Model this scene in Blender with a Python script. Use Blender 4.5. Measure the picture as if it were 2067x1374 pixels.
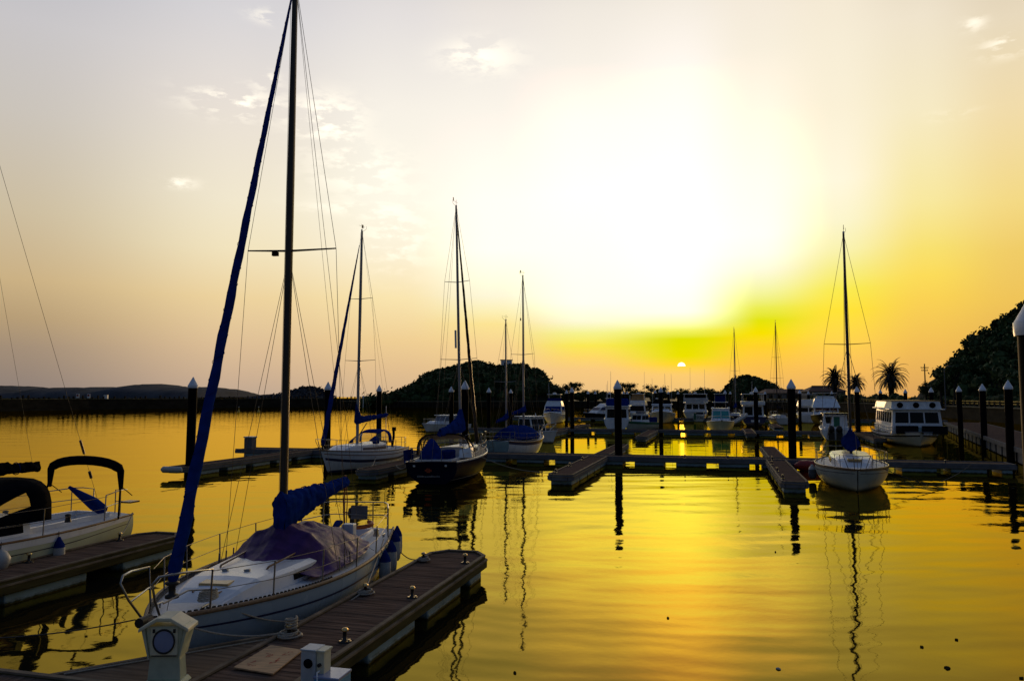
import bpy, math, random
from mathutils import Vector, Matrix
random.seed(7)
rad = math.radians
for o in list(bpy.data.objects): bpy.data.objects.remove(o)
S = bpy.context.scene
COL = S.collection
PI = math.pi

# ------------------------------------------------------------------ camera
F, HC = 1550.0, 4.2                       # focal length in photo pixels, eye height above the water
TH = math.atan(113 / F)
cam = bpy.data.cameras.new('camera'); co = bpy.data.objects.new('camera', cam); COL.objects.link(co)
cam.sensor_width = 36; cam.lens = 36 * F / 2067; cam.clip_start = 0.1; cam.clip_end = 20000
co.location = (0, 0, HC); co.rotation_euler = (PI / 2 + TH, 0, 0)
S.camera = co

# ------------------------------------------------------------------ sky
SUN_AZ, SUN_EL = rad(12.45), rad(2.2)
W = bpy.data.worlds.new('World'); S.world = W; W.use_nodes = True
nt = W.node_tree; nt.nodes.clear()
def N(t, **k):
    n = nt.nodes.new(t)
    for a, b in k.items(): setattr(n, a, b)
    return n
def L(a, b): nt.links.new(a, b)
def val(sock, v):
    if hasattr(v, 'links') or isinstance(v, bpy.types.NodeSocket): L(v, sock)
    else: sock.default_value = v
def mth(op, a, b=None, c=None, clamp=False):
    n = N('ShaderNodeMath', operation=op); n.use_clamp = clamp
    val(n.inputs[0], a)
    if b is not None: val(n.inputs[1], b)
    if c is not None: val(n.inputs[2], c)
    return n.outputs[0]
def mrange(v, a, b, c=0., d=1., smooth=True):
    n = N('ShaderNodeMapRange'); n.interpolation_type = 'SMOOTHSTEP' if smooth else 'LINEAR'
    val(n.inputs[0], v); n.inputs[1].default_value = a; n.inputs[2].default_value = b
    n.inputs[3].default_value = c; n.inputs[4].default_value = d
    return n.outputs[0]
def mixc(f, a, b, mode='MIX'):
    n = N('ShaderNodeMix'); n.data_type = 'RGBA'; n.blend_type = mode
    val(n.inputs[0], f); val(n.inputs[6], a); val(n.inputs[7], b)
    return n.outputs[2]
def lin(c):
    return tuple((x / 255 / 12.92 if x / 255 <= .04045 else ((x / 255 + .055) / 1.055) ** 2.4) for x in c)
def lc(c): return lin(c) + (1,)

tc = N('ShaderNodeTexCoord')
nrm = N('ShaderNodeVectorMath', operation='NORMALIZE'); L(tc.outputs['Generated'], nrm.inputs[0])
sep = N('ShaderNodeSeparateXYZ'); L(nrm.outputs[0], sep.inputs[0])
EL = mth('ARCSINE', sep.outputs[2]); AZ = mth('ARCTAN2', sep.outputs[0], sep.outputs[1])
# sky radiance by azimuth column (degrees) and elevation (degrees); tuples above 255 are (linear) radiance above display white
SKY = [
 (-33.7, [(0, (142,128,120)), (1, (145,130,120)), (3.7, (161,141,120)), (5.9, (181,156,119)), (8.8, (202,176,132)), (14, (204,189,160)), (21, (202,195,186)), (27, (200,197,199)), (30, (192,191,197))]),
 (-19.0, [(0, (190,167,146)), (1.5, (204,176,147)), (3.7, (219,189,150)), (7.3, (236,210,158)), (10.9, (241,227,190)), (14.5, (241,231,206)), (21, (233,224,214)), (27, (216,213,215)), (30, (206,204,209))]),
 (-8.6, [(0, (208,178,142)), (2.2, (224,191,144)), (4.2, (236,205,148)), (7.3, (247,227,174)), (10.9, (251,241,216)), (14.5, (254,249,232)), (21, (247,241,230)), (27, (228,223,221)), (30, (218,214,213))]),
 (-1.2, [(0, (221,187,138)), (2.2, (233,199,142)), (3.8, (241,209,146)), (5.4, (247,226,148)), (6.4, (248,239,184)), (7.5, (250,246,216)), (10.9, (1.25,1.2,.93)), (14.5, (1.2,1.05,.93)), (21, (250,244,233)), (25, (240,234,226)), (27, (236,229,222)), (30, (226,219,213))]),
 (5.5, [(0, (226,189,132)), (2.0, (238,199,128)), (2.9, (244,212,104)), (3.8, (240,230,84)), (4.7, (236,240,140)), (5.6, (246,248,214)), (7.0, (1.15,1.2,.9)), (10, (1.9,1.85,.95)), (15, (2.0,1.6,1.0)), (20, (1.4,1.08,.93)), (24, (248,241,230)), (28, (238,231,221)), (30, (230,222,213))]),
 (12.6, [(0, (228,190,126)), (1.6, (240,200,112)), (2.4, (244,212,40)), (3.0, (222,222,0)), (4.3, (208,222,0)), (4.9, (.80,.88,.12)), (5.5, (.97,1.07,.5)), (6.3, (1.25,1.4,.88)), (8.5, (2.0,2.15,1.0)), (12, (2.5,2.3,1.05)), (16, (3.1,2.2,1.02)), (20, (2.2,1.4,.96)), (24, (1.02,.95,.87)), (28, (244,236,224)), (30, (236,228,214))]),
 (18.0, [(0, (224,176,106)), (2.2, (241,192,80)), (3.7, (246,206,44)), (4.7, (238,222,0)), (5.7, (216,225,10)), (6.6, (226,234,80)), (7.8, (238,243,160)), (9.4, (250,250,220)), (10.6, (1.1,1.1,.88)), (12, (1.8,1.65,.95)), (16, (1.8,1.35,.9)), (21, (1.08,.97,.80)), (25, (248,239,221)), (28, (244,234,218)), (30, (236,228,210))]),
 (23.3, [(0, (222,170,100)), (2.2, (243,190,92)), (4.4, (250,211,76)), (6.4, (250,225,54)), (8, (244,233,80)), (9.5, (243,236,134)), (11, (246,241,176)), (13, (249,244,204)), (16, (1.0,.93,.72)), (21, (250,240,214)), (25, (247,237,214)), (28, (244,233,212)), (30, (236,224,204))]),
 (28.5, [(0, (216,163,94)), (3.7, (236,186,86)), (7.3, (246,208,82)), (9, (248,218,88)), (11, (245,223,110)), (14.5, (246,231,158)), (21, (245,233,196)), (27, (239,227,204)), (30, (230,218,196))]),
 (33.7, [(0, (202,152,88)), (3.7, (224,173,84)), (7.3, (236,194,88)), (10.9, (238,203,102)), (14.5, (242,216,132)), (21, (240,219,170)), (27, (231,216,188)), (30, (222,207,182))]),
]
SKY = [(a, [(math.degrees(math.atan(math.tan(rad(e))*math.cos(rad(a)))), c) for e, c in st]) for a, st in SKY]   # heights above were read in a vertical plane
ef = mth('DIVIDE', EL, rad(30), clamp=True)
prev = None
for i, (a, st) in enumerate(SKY):
    r = N('ShaderNodeValToRGB'); L(ef, r.inputs[0]); cr = r.color_ramp; cr.interpolation = 'LINEAR'
    for k, (e, c) in enumerate(st):
        el = cr.elements[k] if k < 1 else (cr.elements[1] if k == 1 else cr.elements.new(min(.999, e / 30)))
        el.position = min(1, e / 30); el.color = (lin(c) if max(c) > 6 else tuple(c)) + (1,)
    if prev is None: prev = r.outputs[0]
    else: prev = mixc(mrange(AZ, rad(SKY[i-1][0]), rad(a), smooth=True), prev, r.outputs[0])
sky = prev
# thin cirrus streaks: (azimuth, elevation, half-widths, amount), degrees
mp = N('ShaderNodeMapping'); L(nrm.outputs[0], mp.inputs[0]); mp.inputs['Scale'].default_value = (26, 26, 70)
nz = N('ShaderNodeTexNoise'); L(mp.outputs[0], nz.inputs[0]); nz.inputs['Scale'].default_value = 1.; nz.inputs['Detail'].default_value = 7; nz.inputs['Roughness'].default_value = .62
wis = mrange(nz.outputs[0], .44, .60)
tot = None
for a, e, w, h, k in [(-20.1,21.3,2.9,.9,.9), (-18.2,22.9,.8,.5,.9), (-13.8,20.2,2.2,1.5,1.), (-11.3,16.6,3.,1.5,.7), (-8.6,12.0,2.2,2.2,.6), (-2.5,24.4,2.6,1.0,.8), (33.6,25.2,1.2,.6,.75), (31.9,26.6,.6,.45,.6), (-23.9,15.8,1.1,.35,.7), (-18.2,27.,1.2,.4,.6), (-12.,13.9,3.2,.4,.5), (30.4,20.6,1.2,.3,.3)]:
    e = math.degrees(math.atan(math.tan(rad(e))*math.cos(rad(a))))
    da = mth('DIVIDE', mth('SUBTRACT', AZ, rad(a)), rad(w)); de = mth('DIVIDE', mth('SUBTRACT', EL, rad(e)), rad(h))
    rr = mth('ADD', mth('MULTIPLY', da, da), mth('MULTIPLY', de, de))
    g = mth('MULTIPLY', mth('EXPONENT', mth('MULTIPLY', rr, -1.)), k)
    tot = g if tot is None else mth('ADD', tot, g)
cl = mth('MULTIPLY', wis, tot, clamp=True)
sky = mixc(mth('MULTIPLY', cl, 1.0), sky, (1.3, 1.2, 1.0, 1))
# beyond the bright west the dome falls off to a dim dusk blue
dusk = N('ShaderNodeValToRGB'); L(mth('DIVIDE', EL, PI / 2, clamp=True), dusk.inputs[0])
dusk.color_ramp.elements[0].color = (.036, .056, .098, 1); dusk.color_ramp.elements[1].color = (.055, .09, .175, 1)
aaz = mth('ABSOLUTE', mth('SUBTRACT', AZ, rad(4)))
sky = mixc(mrange(aaz, rad(36), rad(78)), sky, dusk.outputs[0])
sky = mixc(mrange(EL, rad(27), rad(40)), sky, dusk.outputs[0])
# the half-hidden sun itself
sd = (math.sin(SUN_AZ) * math.cos(SUN_EL), math.cos(SUN_AZ) * math.cos(SUN_EL), math.sin(SUN_EL))
dt = N('ShaderNodeVectorMath', operation='DOT_PRODUCT'); L(nrm.outputs[0], dt.inputs[0]); dt.inputs[1].default_value = sd
disc = mth('MULTIPLY', mth('GREATER_THAN', dt.outputs['Value'], math.cos(rad(.275))), mth('GREATER_THAN', EL, SUN_EL))
sky = mixc(disc, sky, (5, 4.2, 2.2, 1))
nish = N('ShaderNodeTexSky', sky_type='NISHITA'); nish.sun_disc = False
nish.sun_elevation = SUN_EL; nish.sun_rotation = SUN_AZ; nish.air_density = 1.5; nish.dust_density = 2.0
b1 = N('ShaderNodeBackground'); L(sky, b1.inputs[0]); b1.inputs[1].default_value = 1.0
b2 = N('ShaderNodeBackground'); L(nish.outputs[0], b2.inputs[0]); b2.inputs[1].default_value = .005
ad = N('ShaderNodeAddShader'); L(b1.outputs[0], ad.inputs[0]); L(b2.outputs[0], ad.inputs[1])
wo = N('ShaderNodeOutputWorld'); L(ad.outputs[0], wo.inputs[0])
W.cycles.sampling_method = 'MANUAL'; W.cycles.sample_map_resolution = 1024

sl = bpy.data.lights.new('sun', 'SUN'); so = bpy.data.objects.new('sun', sl); COL.objects.link(so)
sl.energy = .6; sl.angle = rad(.5); sl.color = (1, .62, .28)
so.rotation_euler = Vector(sd).to_track_quat('Z', 'Y').to_euler()
S.cycles.sample_clamp_direct = 2.2; S.cycles.sample_clamp_indirect = 2.5
S.view_settings.view_transform = 'Standard'; S.view_settings.look = 'None'; S.view_settings.exposure = 0; S.view_settings.gamma = 1

# ------------------------------------------------------------------ survey helpers
def at(px, py, z=0.):
    dx = (px - 1033.5) / F; dy = (687 - py) / F; c, s = math.cos(TH), math.sin(TH)
    d = (dx, c - dy * s, s + dy * c); t = (z - HC) / d[2]
    return Vector((d[0] * t, d[1] * t, z))
def far(px, py, Y):
    dx = (px - 1033.5) / F; dy = (687 - py) / F; c, s = math.cos(TH), math.sin(TH)
    d = (dx, c - dy * s, s + dy * c); t = Y / d[1]
    return Vector((d[0] * t, Y, HC + d[2] * t))
MA = rad(15.1)                                  # the marina's grid: u runs out along the fingers, v along the walkways
def M(v, u, z=0.): return Vector((v * math.cos(MA) + u * math.sin(MA), -v * math.sin(MA) + u * math.cos(MA), z))
def head(v, u):                                  # z-rotation that turns local +Y to marina direction (v,u)
    d = M(v, u); return math.atan2(-d.x, d.y)

# ------------------------------------------------------------------ materials
def material(name, base, rough=.5, metal=0., var=.12, scale=3., stretch=(1, 1, 1), bump=0., coat=0., spec=.5, base2=None, detail=5.):
    m = bpy.data.materials.new(name); m.use_nodes = True; t = m.node_tree
    p = t.nodes['Principled BSDF']; p.inputs['Roughness'].default_value = rough; p.inputs['Metallic'].default_value = metal
    p.inputs['Specular IOR Level'].default_value = spec; p.inputs['Coat Weight'].default_value = coat
    tcn = t.nodes.new('ShaderNodeTexCoord'); mpn = t.nodes.new('ShaderNodeMapping'); mpn.inputs['Scale'].default_value = stretch
    n = t.nodes.new('ShaderNodeTexNoise'); n.inputs['Scale'].default_value = scale; n.inputs['Detail'].default_value = detail
    t.links.new(tcn.outputs['Object'], mpn.inputs[0]); t.links.new(mpn.outputs[0], n.inputs[0])
    r = t.nodes.new('ShaderNodeValToRGB'); t.links.new(n.outputs[0], r.inputs[0])
    r.color_ramp.elements[0].position = .32; r.color_ramp.elements[1].position = .68
    b2 = base2 or tuple(min(1, x * (1 + var)) for x in base); b1_ = base if base2 else tuple(x * (1 - var) for x in base)
    r.color_ramp.elements[0].color = b1_ + (1,); r.color_ramp.elements[1].color = b2 + (1,)
    t.links.new(r.outputs[0], p.inputs['Base Color'])
    rr = t.nodes.new('ShaderNodeMapRange'); rr.inputs[3].default_value = max(.02, rough - .1); rr.inputs[4].default_value = min(1, rough + .12)
    t.links.new(n.outputs[0], rr.inputs[0]); t.links.new(rr.outputs[0], p.inputs['Roughness'])
    if bump:
        b = t.nodes.new('ShaderNodeBump'); b.inputs['Strength'].default_value = bump; b.inputs['Distance'].default_value = .02
        t.links.new(n.outputs[0], b.inputs['Height']); t.links.new(b.outputs[0], p.inputs['Normal'])
    return m
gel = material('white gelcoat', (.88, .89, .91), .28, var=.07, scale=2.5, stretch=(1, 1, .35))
hullw = material('white hull skylight tint', (.36, .48, .60), .25, var=.08, scale=1.6, stretch=(1, .6, .3))  # white hull; the cool skylight cast on its sides is put into this blue
cream = material('cream hull paint', (.66, .70, .48), .3, var=.08, scale=1.5)
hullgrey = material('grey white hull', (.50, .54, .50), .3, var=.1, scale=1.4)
teal = material('pale teal paint', (.33, .50, .52), .35, var=.08)
navy = material('navy hull', (.008, .010, .034), .35, var=.2, scale=1.2, spec=.01)
blackhull = material('black hull', (.010, .010, .014), .4, spec=.05, var=.2)
bluestripe = material('dark blue stripe', (.02, .025, .09), .35, var=.1)
deckw = material('nonslip deck', (.66, .67, .69), .6, var=.1, scale=14, bump=.1)
teak = material('weathered teak', (.24, .15, .085), .6, var=.35, scale=9, stretch=(6, .6, 6), bump=.2)
wood = material('varnished wood', (.22, .10, .035), .35, var=.3, scale=7, stretch=(5, .6, 5))
blue = material('royal blue canvas', (.010, .034, .21), .85, spec=.0, var=.25, scale=5, bump=.6)
blued = material('dark blue canvas', (.012, .028, .16), .85, spec=.0, var=.25, scale=5, bump=.6)
purple = material('purple tarpaulin', (.082, .030, .135), .5, spec=.12, var=.3, scale=4, bump=.8)
black = material('black canvas', (.006, .006, .008), .9, spec=.03, var=.3, scale=6, bump=.5)
glass = material('dark window', (.012, .013, .014), .06, var=.2, spec=.15)
tealglass = material('teal tinted windscreen', (.05, .36, .36), .08, var=.15, scale=6)
greyglass = material('grey windscreen', (.16, .18, .26), .1, var=.15, scale=6)
clearv = material('clear vinyl window', (.30, .27, .2), .2, var=.2, scale=6)
def see_through(m, k):
    t = m.node_tree; o = t.nodes['Material Output']; mx = t.nodes.new('ShaderNodeMixShader'); tr = t.nodes.new('ShaderNodeBsdfTransparent'); mx.inputs[0].default_value = k
    t.links.new(t.nodes['Principled BSDF'].outputs[0], mx.inputs[1]); t.links.new(tr.outputs[0], mx.inputs[2]); t.links.new(mx.outputs[0], o.inputs[0])
see_through(clearv, .6)
steel = material('stainless tube', (.34, .33, .32), .3, metal=1., var=.1)
alu = material('grey anodised spar', (.36, .34, .35), .4, metal=.1, var=.12, scale=6)
darkspar = material('dark bronze spar', (.07, .055, .045), .35, metal=.5, var=.15)
wire = material('rigging wire', (.16, .13, .10), .4, metal=.7, var=.1)
rope = material('pale rope', (.42, .37, .29), .85, var=.2, scale=40)
ropedk = material('dark rope', (.06, .055, .055), .9, var=.2, scale=40)
fendw = material('grey white fender vinyl', (.50, .50, .47), .5, var=.12, scale=6)
plank = material('weathered deck boards', (.185, .122, .088), .85, spec=.0, var=.45, scale=2.2, stretch=(.5, 7, 1), bump=.5)
plank2 = material('sunbleached deck boards', (.23, .16, .105), .85, spec=.0, var=.35, scale=2, stretch=(.5, 7, 1), bump=.5)
beam = material('mossy timber waler', (.095, .078, .03), .85, spec=.1, var=.5, scale=1.6, stretch=(1, .5, 3), bump=.6)
trim = material('worn rubbing strip', (.25, .19, .13), .75, spec=.05, var=.3, scale=3)
fascia = material('grey fender strip', (.17, .17, .185), .75, spec=.03, var=.2, scale=2)
flt = material('pale blue grey float', (.27, .40, .50), .6, var=.16, scale=1.5, stretch=(1, 1, 2.5), bump=.2)  # own pale blue grey, pushed bluer to carry the cool skylight on the sides
def waterline(m, z0, z1, col):                   # weed growing at the waterline
    t = m.node_tree; p = t.nodes['Principled BSDF']; src = p.inputs['Base Color'].links[0].from_socket
    g = t.nodes.new('ShaderNodeNewGeometry'); sx = t.nodes.new('ShaderNodeSeparateXYZ'); t.links.new(g.outputs['Position'], sx.inputs[0])
    nz_ = t.nodes.new('ShaderNodeTexNoise'); nz_.inputs['Scale'].default_value = 7; t.links.new(g.outputs['Position'], nz_.inputs[0])
    ad_ = t.nodes.new('ShaderNodeMath'); ad_.operation = 'MULTIPLY_ADD'; t.links.new(nz_.outputs[0], ad_.inputs[0]); ad_.inputs[1].default_value = -.12; t.links.new(sx.outputs[2], ad_.inputs[2])
    mr_ = t.nodes.new('ShaderNodeMapRange'); t.links.new(ad_.outputs[0], mr_.inputs[0]); mr_.inputs[1].default_value = z0; mr_.inputs[2].default_value = z1
    mx_ = t.nodes.new('ShaderNodeMix'); mx_.data_type = 'RGBA'; t.links.new(mr_.outputs[0], mx_.inputs[0]); mx_.inputs[6].default_value = col + (1,); t.links.new(src, mx_.inputs[7]); t.links.new(mx_.outputs[2], p.inputs['Base Color'])
waterline(flt, -.05, .03, (.035, .04, .012))
for m_ in (hullw, gel, hullgrey, cream): waterline(m_, -.03, .13, (.16, .14, .08))
pilem = material('black pile sleeve', (.007, .005, .006), .7, spec=.03, var=.35, scale=2.5, stretch=(1, 1, .3))
capm = material('white pile cap', (.82, .86, .93), .45, var=.08, scale=4)
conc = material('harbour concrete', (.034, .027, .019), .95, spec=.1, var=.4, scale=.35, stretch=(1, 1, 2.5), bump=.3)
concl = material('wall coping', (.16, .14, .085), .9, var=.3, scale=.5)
grassm = material('dry grass bank', (.055, .06, .018), .95, var=.4, scale=.4)
soil = material('woodland soil', (.02, .024, .012), .95, var=.4, scale=.3)
leafA = material('dark broadleaf', (.044, .075, .022), .7, var=.5, scale=.35, spec=.2)
leafB = material('olive broadleaf', (.055, .072, .022), .7, var=.5, scale=.5, spec=.2)
leafHaze = material('haze tinted hill woodland', (.062, .068, .080), .9, var=.35, scale=.012, spec=.1)  # aerial haze painted in: foliage colour lightened and turned blue grey
leafP = material('palm frond', (.02, .022, .012), .6, var=.4, scale=1)
bark = material('bark', (.025, .02, .015), .9, var=.4, scale=4, stretch=(1, 1, .3))
rooft = material('red brown roof tiles', (.14, .052, .032), .7, var=.3, scale=2)
wallb = material('house wall', (.22, .20, .18), .8, var=.15)
pedm = material('cream green pedestal paint', (.58, .60, .42), .5, var=.12, scale=5)
pedt = material('cream pedestal lid', (.80, .74, .52), .5, var=.1, scale=5)
bluelens = material('blue grey lens', (.30, .34, .52), .12, var=.1)
boxw = material('white utility box', (.55, .58, .60), .4, var=.12, scale=6)
crateb = material('sky blue plastic', (.10, .38, .66), .4, var=.1)
ply = material('plywood sheet', (.55, .34, .17), .7, var=.3, scale=3, stretch=(1, 6, 1))
redink = material('faded red paint', (.42, .07, .03), .7, var=.3, scale=8)
redp = material('red plastic', (.36, .025, .015), .45, var=.2, scale=4)
orange = material('orange buoy', (.55, .13, .02), .5, var=.15)
brass = material('brass cap', (.75, .52, .22), .25, metal=1., var=.15)
iron = material('dark iron', (.04, .036, .034), .5, metal=.5, var=.2)
greenp = material('dark green paint', (.02, .16, .09), .4, var=.2)
whitep = material('white plastic', (.86, .87, .87), .4, var=.08)
ink = material('dark lettering', (.02, .02, .03), .5)
greyink = material('silver lettering', (.36, .36, .40), .5)
hatchm = material('golden smoked hatch', (.60, .37, .13), .3, var=.25, scale=8)
orail = material('yellow guard rail', (.85, .55, .10), .5, var=.2, scale=1)
tanc = material('tan curtain', (.42, .25, .10), .7, var=.2, scale=3)
brownred = material('maroon hull band', (.10, .02, .018), .4, var=.2)

def water_mat():
    m = bpy.data.materials.new('harbour water'); m.use_nodes = True; t = m.node_tree; t.nodes.clear()
    n = lambda k: t.nodes.new(k); l = t.links.new
    out = n('ShaderNodeOutputMaterial'); mx = n('ShaderNodeMixShader'); g = n('ShaderNodeBsdfGlossy'); d = n('ShaderNodeBsdfDiffuse'); fr = n('ShaderNodeFresnel')
    fr.inputs[0].default_value = 1.40
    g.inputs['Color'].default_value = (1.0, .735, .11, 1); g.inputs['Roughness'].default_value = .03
    d.inputs['Color'].default_value = (.012, .012, .007, 1)
    tcn = n('ShaderNodeTexCoord')
    def noise(sx, sy, sc, det, rough=.5):
        mpn = n('ShaderNodeMapping'); mpn.inputs['Scale'].default_value = (sx, sy, 1); mpn.inputs['Rotation'].default_value = (0, 0, rad(-12))
        l(tcn.outputs['Object'], mpn.inputs[0]); z = n('ShaderNodeTexNoise'); l(mpn.outputs[0], z.inputs[0])
        z.inputs['Scale'].default_value = sc; z.inputs['Detail'].default_value = det; z.inputs['Roughness'].default_value = rough; return z.outputs[0]
    def mm(op, a, b):
        z = n('ShaderNodeMath'); z.operation = op
        for i, v in enumerate((a, b)):
            if isinstance(v, (int, float)): z.inputs[i].default_value = v
            else: l(v, z.inputs[i])
        return z.outputs[0]
    slow = noise(.45, 1.0, .55, 1.0)              # long lazy swell
    chop = noise(1.1, 1.0, 2.4, 2.0)               # hand-sized ripples
    fine = noise(.7, 1.0, 9., 2.0)
    patch = noise(1, 1, .035, 2.0)                # breeze patches
    mr = n('ShaderNodeMapRange'); l(patch, mr.inputs[0]); mr.inputs[1].default_value = .45; mr.inputs[2].default_value = .62; mr.inputs[3].default_value = .25; mr.inputs[4].default_value = 1.
    sp = n('ShaderNodeSeparateXYZ'); l(tcn.outputs['Object'], sp.inputs[0])
    open_ = n('ShaderNodeMapRange'); l(mm('ADD', sp.outputs[1], mm('MULTIPLY', sp.outputs[0], -2.2)), open_.inputs[0])   # the open basin is breezier than the berths
    open_.inputs[1].default_value = 70; open_.inputs[2].default_value = 170; open_.inputs[3].default_value = 0; open_.inputs[4].default_value = .45
    amp = mm('ADD', mr.outputs[0], open_.outputs[0])
    h = mm('ADD', mm('MULTIPLY', slow, .052), mm('MULTIPLY', mm('ADD', mm('MULTIPLY', chop, .0062), mm('MULTIPLY', fine, .0016)), amp))
    vm = n('ShaderNodeVectorMath'); vm.operation = 'DISTANCE'; l(tcn.outputs['Object'], vm.inputs[0]); vm.inputs[1].default_value = (5.5, 34, 0)   # rings spreading from a fish rise
    ph = mm('ADD', mm('MULTIPLY', vm.outputs['Value'], 2*PI/.62), mm('MULTIPLY', noise(1, 1, .5, 1.), 9.))
    near = n('ShaderNodeMapRange'); l(vm.outputs['Value'], near.inputs[0]); near.inputs[1].default_value = 9; near.inputs[2].default_value = 20; near.inputs[3].default_value = 0; near.inputs[4].default_value = 1
    fade = n('ShaderNodeMapRange'); l(vm.outputs['Value'], fade.inputs[0]); fade.inputs[1].default_value = 26; fade.inputs[2].default_value = 36; fade.inputs[3].default_value = .0008; fade.inputs[4].default_value = .0
    h = mm('ADD', h, mm('MULTIPLY', mm('MULTIPLY', mm('SINE', ph, 0.), near.outputs[0]), fade.outputs[0]))
    calm = n('ShaderNodeMapRange'); l(sp.outputs[1], calm.inputs[0]); calm.inputs[1].default_value = 24; calm.inputs[2].default_value = 60; calm.inputs[3].default_value = 1; calm.inputs[4].default_value = .3   # sheltered between the pontoons
    h = mm('MULTIPLY', h, mm('ADD', calm.outputs[0], mm('MULTIPLY', open_.outputs[0], .6)))
    b = n('ShaderNodeBump'); b.inputs['Strength'].default_value = 1.; b.inputs['Distance'].default_value = 1.; l(h, b.inputs['Height'])
    for s in (g, fr, d): l(b.outputs[0], s.inputs['Normal'])
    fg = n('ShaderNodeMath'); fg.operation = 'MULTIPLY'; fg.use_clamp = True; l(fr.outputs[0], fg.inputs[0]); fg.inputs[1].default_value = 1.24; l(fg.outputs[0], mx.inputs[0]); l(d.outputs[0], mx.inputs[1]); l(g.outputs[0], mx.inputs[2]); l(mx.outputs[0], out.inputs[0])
    return m
waterm = water_mat()

# ------------------------------------------------------------------ mesh builder
class MB:
    def __init__(s): s.v = []; s.f = []; s.smooth = []
    def add(s, vs, fs, sm=False):
        o = len(s.v); s.v += [tuple(x) for x in vs]; s.f += [tuple(i + o for i in f) for f in fs]; s.smooth += [sm] * len(fs); return s
    def box(s, x0, x1, y0, y1, z0, z1):
        return s.add([(x0,y0,z0),(x1,y0,z0),(x1,y1,z0),(x0,y1,z0),(x0,y0,z1),(x1,y0,z1),(x1,y1,z1),(x0,y1,z1)],
                     [(0,3,2,1),(4,5,6,7),(0,1,5,4),(1,2,6,5),(2,3,7,6),(3,0,4,7)])
    def hexa(s, b, t):                           # four bottom and four top corners, counter-clockwise
        return s.add(list(b) + list(t), [(3,2,1,0),(4,5,6,7),(0,1,5,4),(1,2,6,5),(2,3,7,6),(3,0,4,7)])
    def prism(s, pts, z0, z1):                   # plan outline
        n = len(pts)
        return s.add([(x,y,z0) for x,y in pts] + [(x,y,z1) for x,y in pts], [tuple(range(n))[::-1], tuple(range(n,2*n))] + [(i,(i+1)%n,n+(i+1)%n,n+i) for i in range(n)])
    def prismx(s, pts, x0, x1):                  # side outline in (y,z)
        n = len(pts)
        return s.add([(x0,y,z) for y,z in pts] + [(x1,y,z) for y,z in pts], [tuple(range(n))[::-1], tuple(range(n,2*n))] + [(i,(i+1)%n,n+(i+1)%n,n+i) for i in range(n)])
    def tube(s, pts, r, n=6, cap=True):
        pts = [Vector(p) for p in pts]; k = len(pts); rs = r if isinstance(r, (list, tuple)) else [r] * k
        vs = []; prev = None
        for i, p in enumerate(pts):
            d = (pts[min(i+1,k-1)] - pts[max(i-1,0)]).normalized()
            if prev is None:
                a = Vector((0,0,1)) if abs(d.z) < .9 else Vector((1,0,0)); e = d.cross(a).normalized()
            else:
                e = (prev - d * prev.dot(d)); e = e.normalized() if e.length > 1e-6 else d.orthogonal().normalized()
            prev = e; g = d.cross(e)
            for j in range(n):
                t = 2*PI*j/n; vs.append(p + e*(rs[i]*math.cos(t)) + g*(rs[i]*math.sin(t)))
        fs = [(i*n+j, i*n+(j+1)%n, (i+1)*n+(j+1)%n, (i+1)*n+j) for i in range(k-1) for j in range(n)]
        s.add(vs, fs, True)
        if cap: s.add(vs[:n], [tuple(range(n))[::-1]]); s.add(vs[-n:], [tuple(range(n))])
        return s
    def loft(s, rings, closed=True, caps=(True, True), sm=True):
        n = len(rings[0]); vs = [p for r in rings for p in r]; m = n if closed else n - 1
        fs = [(i*n+j, i*n+(j+1)%n, (i+1)*n+(j+1)%n, (i+1)*n+j) for i in range(len(rings)-1) for j in range(m)]
        s.add(vs, fs, sm)
        if caps[0]: s.add(rings[0], [tuple(range(n))[::-1]])
        if caps[1]: s.add(rings[-1], [tuple(range(n))])
        return s
    def lathe(s, prof, c=(0,0,0), n=16, sm=True):
        rings = [[(c[0]+r*math.cos(2*PI*j/n), c[1]+r*math.sin(2*PI*j/n), c[2]+z) for j in range(n)] for r, z in prof]
        return s.loft(rings, True, (True, True), sm)
    def build(s, name, mat, parent=None, auto=True):
        me = bpy.data.meshes.new(name); me.from_pydata(s.v, [], s.f); me.materials.append(mat)
        for p, q in zip(me.polygons, s.smooth): p.use_smooth = q
        me.update(); o = bpy.data.objects.new(name, me); COL.objects.link(o)
        if parent is not None: o.parent = parent
        return o
def tag(o, label=None, cat=None, group=None, kind=None):
    for k, v in (('label', label), ('category', cat), ('group', group), ('kind', kind)):
        if v: o[k] = v
    return o
def thing(name, loc, rz=0., label=None, cat=None, group=None):
    o = bpy.data.objects.new(name, None); COL.objects.link(o); o.location = loc; o.rotation_euler = (0, 0, rz); o.empty_display_size = .3
    return tag(o, label, cat, group)
def bevel(o, w=.02, n=2):
    m = o.modifiers.new('bevel', 'BEVEL'); m.width = w; m.segments = n; m.limit_method = 'ANGLE'; return o
def wrinkle(o, st, sc, lv=2, simple=True):        # creased cloth
    for p_ in o.data.polygons: p_.use_smooth = True
    m = o.modifiers.new('sub', 'SUBSURF'); m.subdivision_type = 'SIMPLE' if simple else 'CATMULL_CLARK'; m.levels = m.render_levels = lv
    t = bpy.data.textures.new('folds', 'CLOUDS'); t.noise_scale = sc; t.noise_depth = 2
    d = o.modifiers.new('folds', 'DISPLACE'); d.texture = t; d.strength = st; d.mid_level = .5; d.texture_coords = 'LOCAL'
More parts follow.
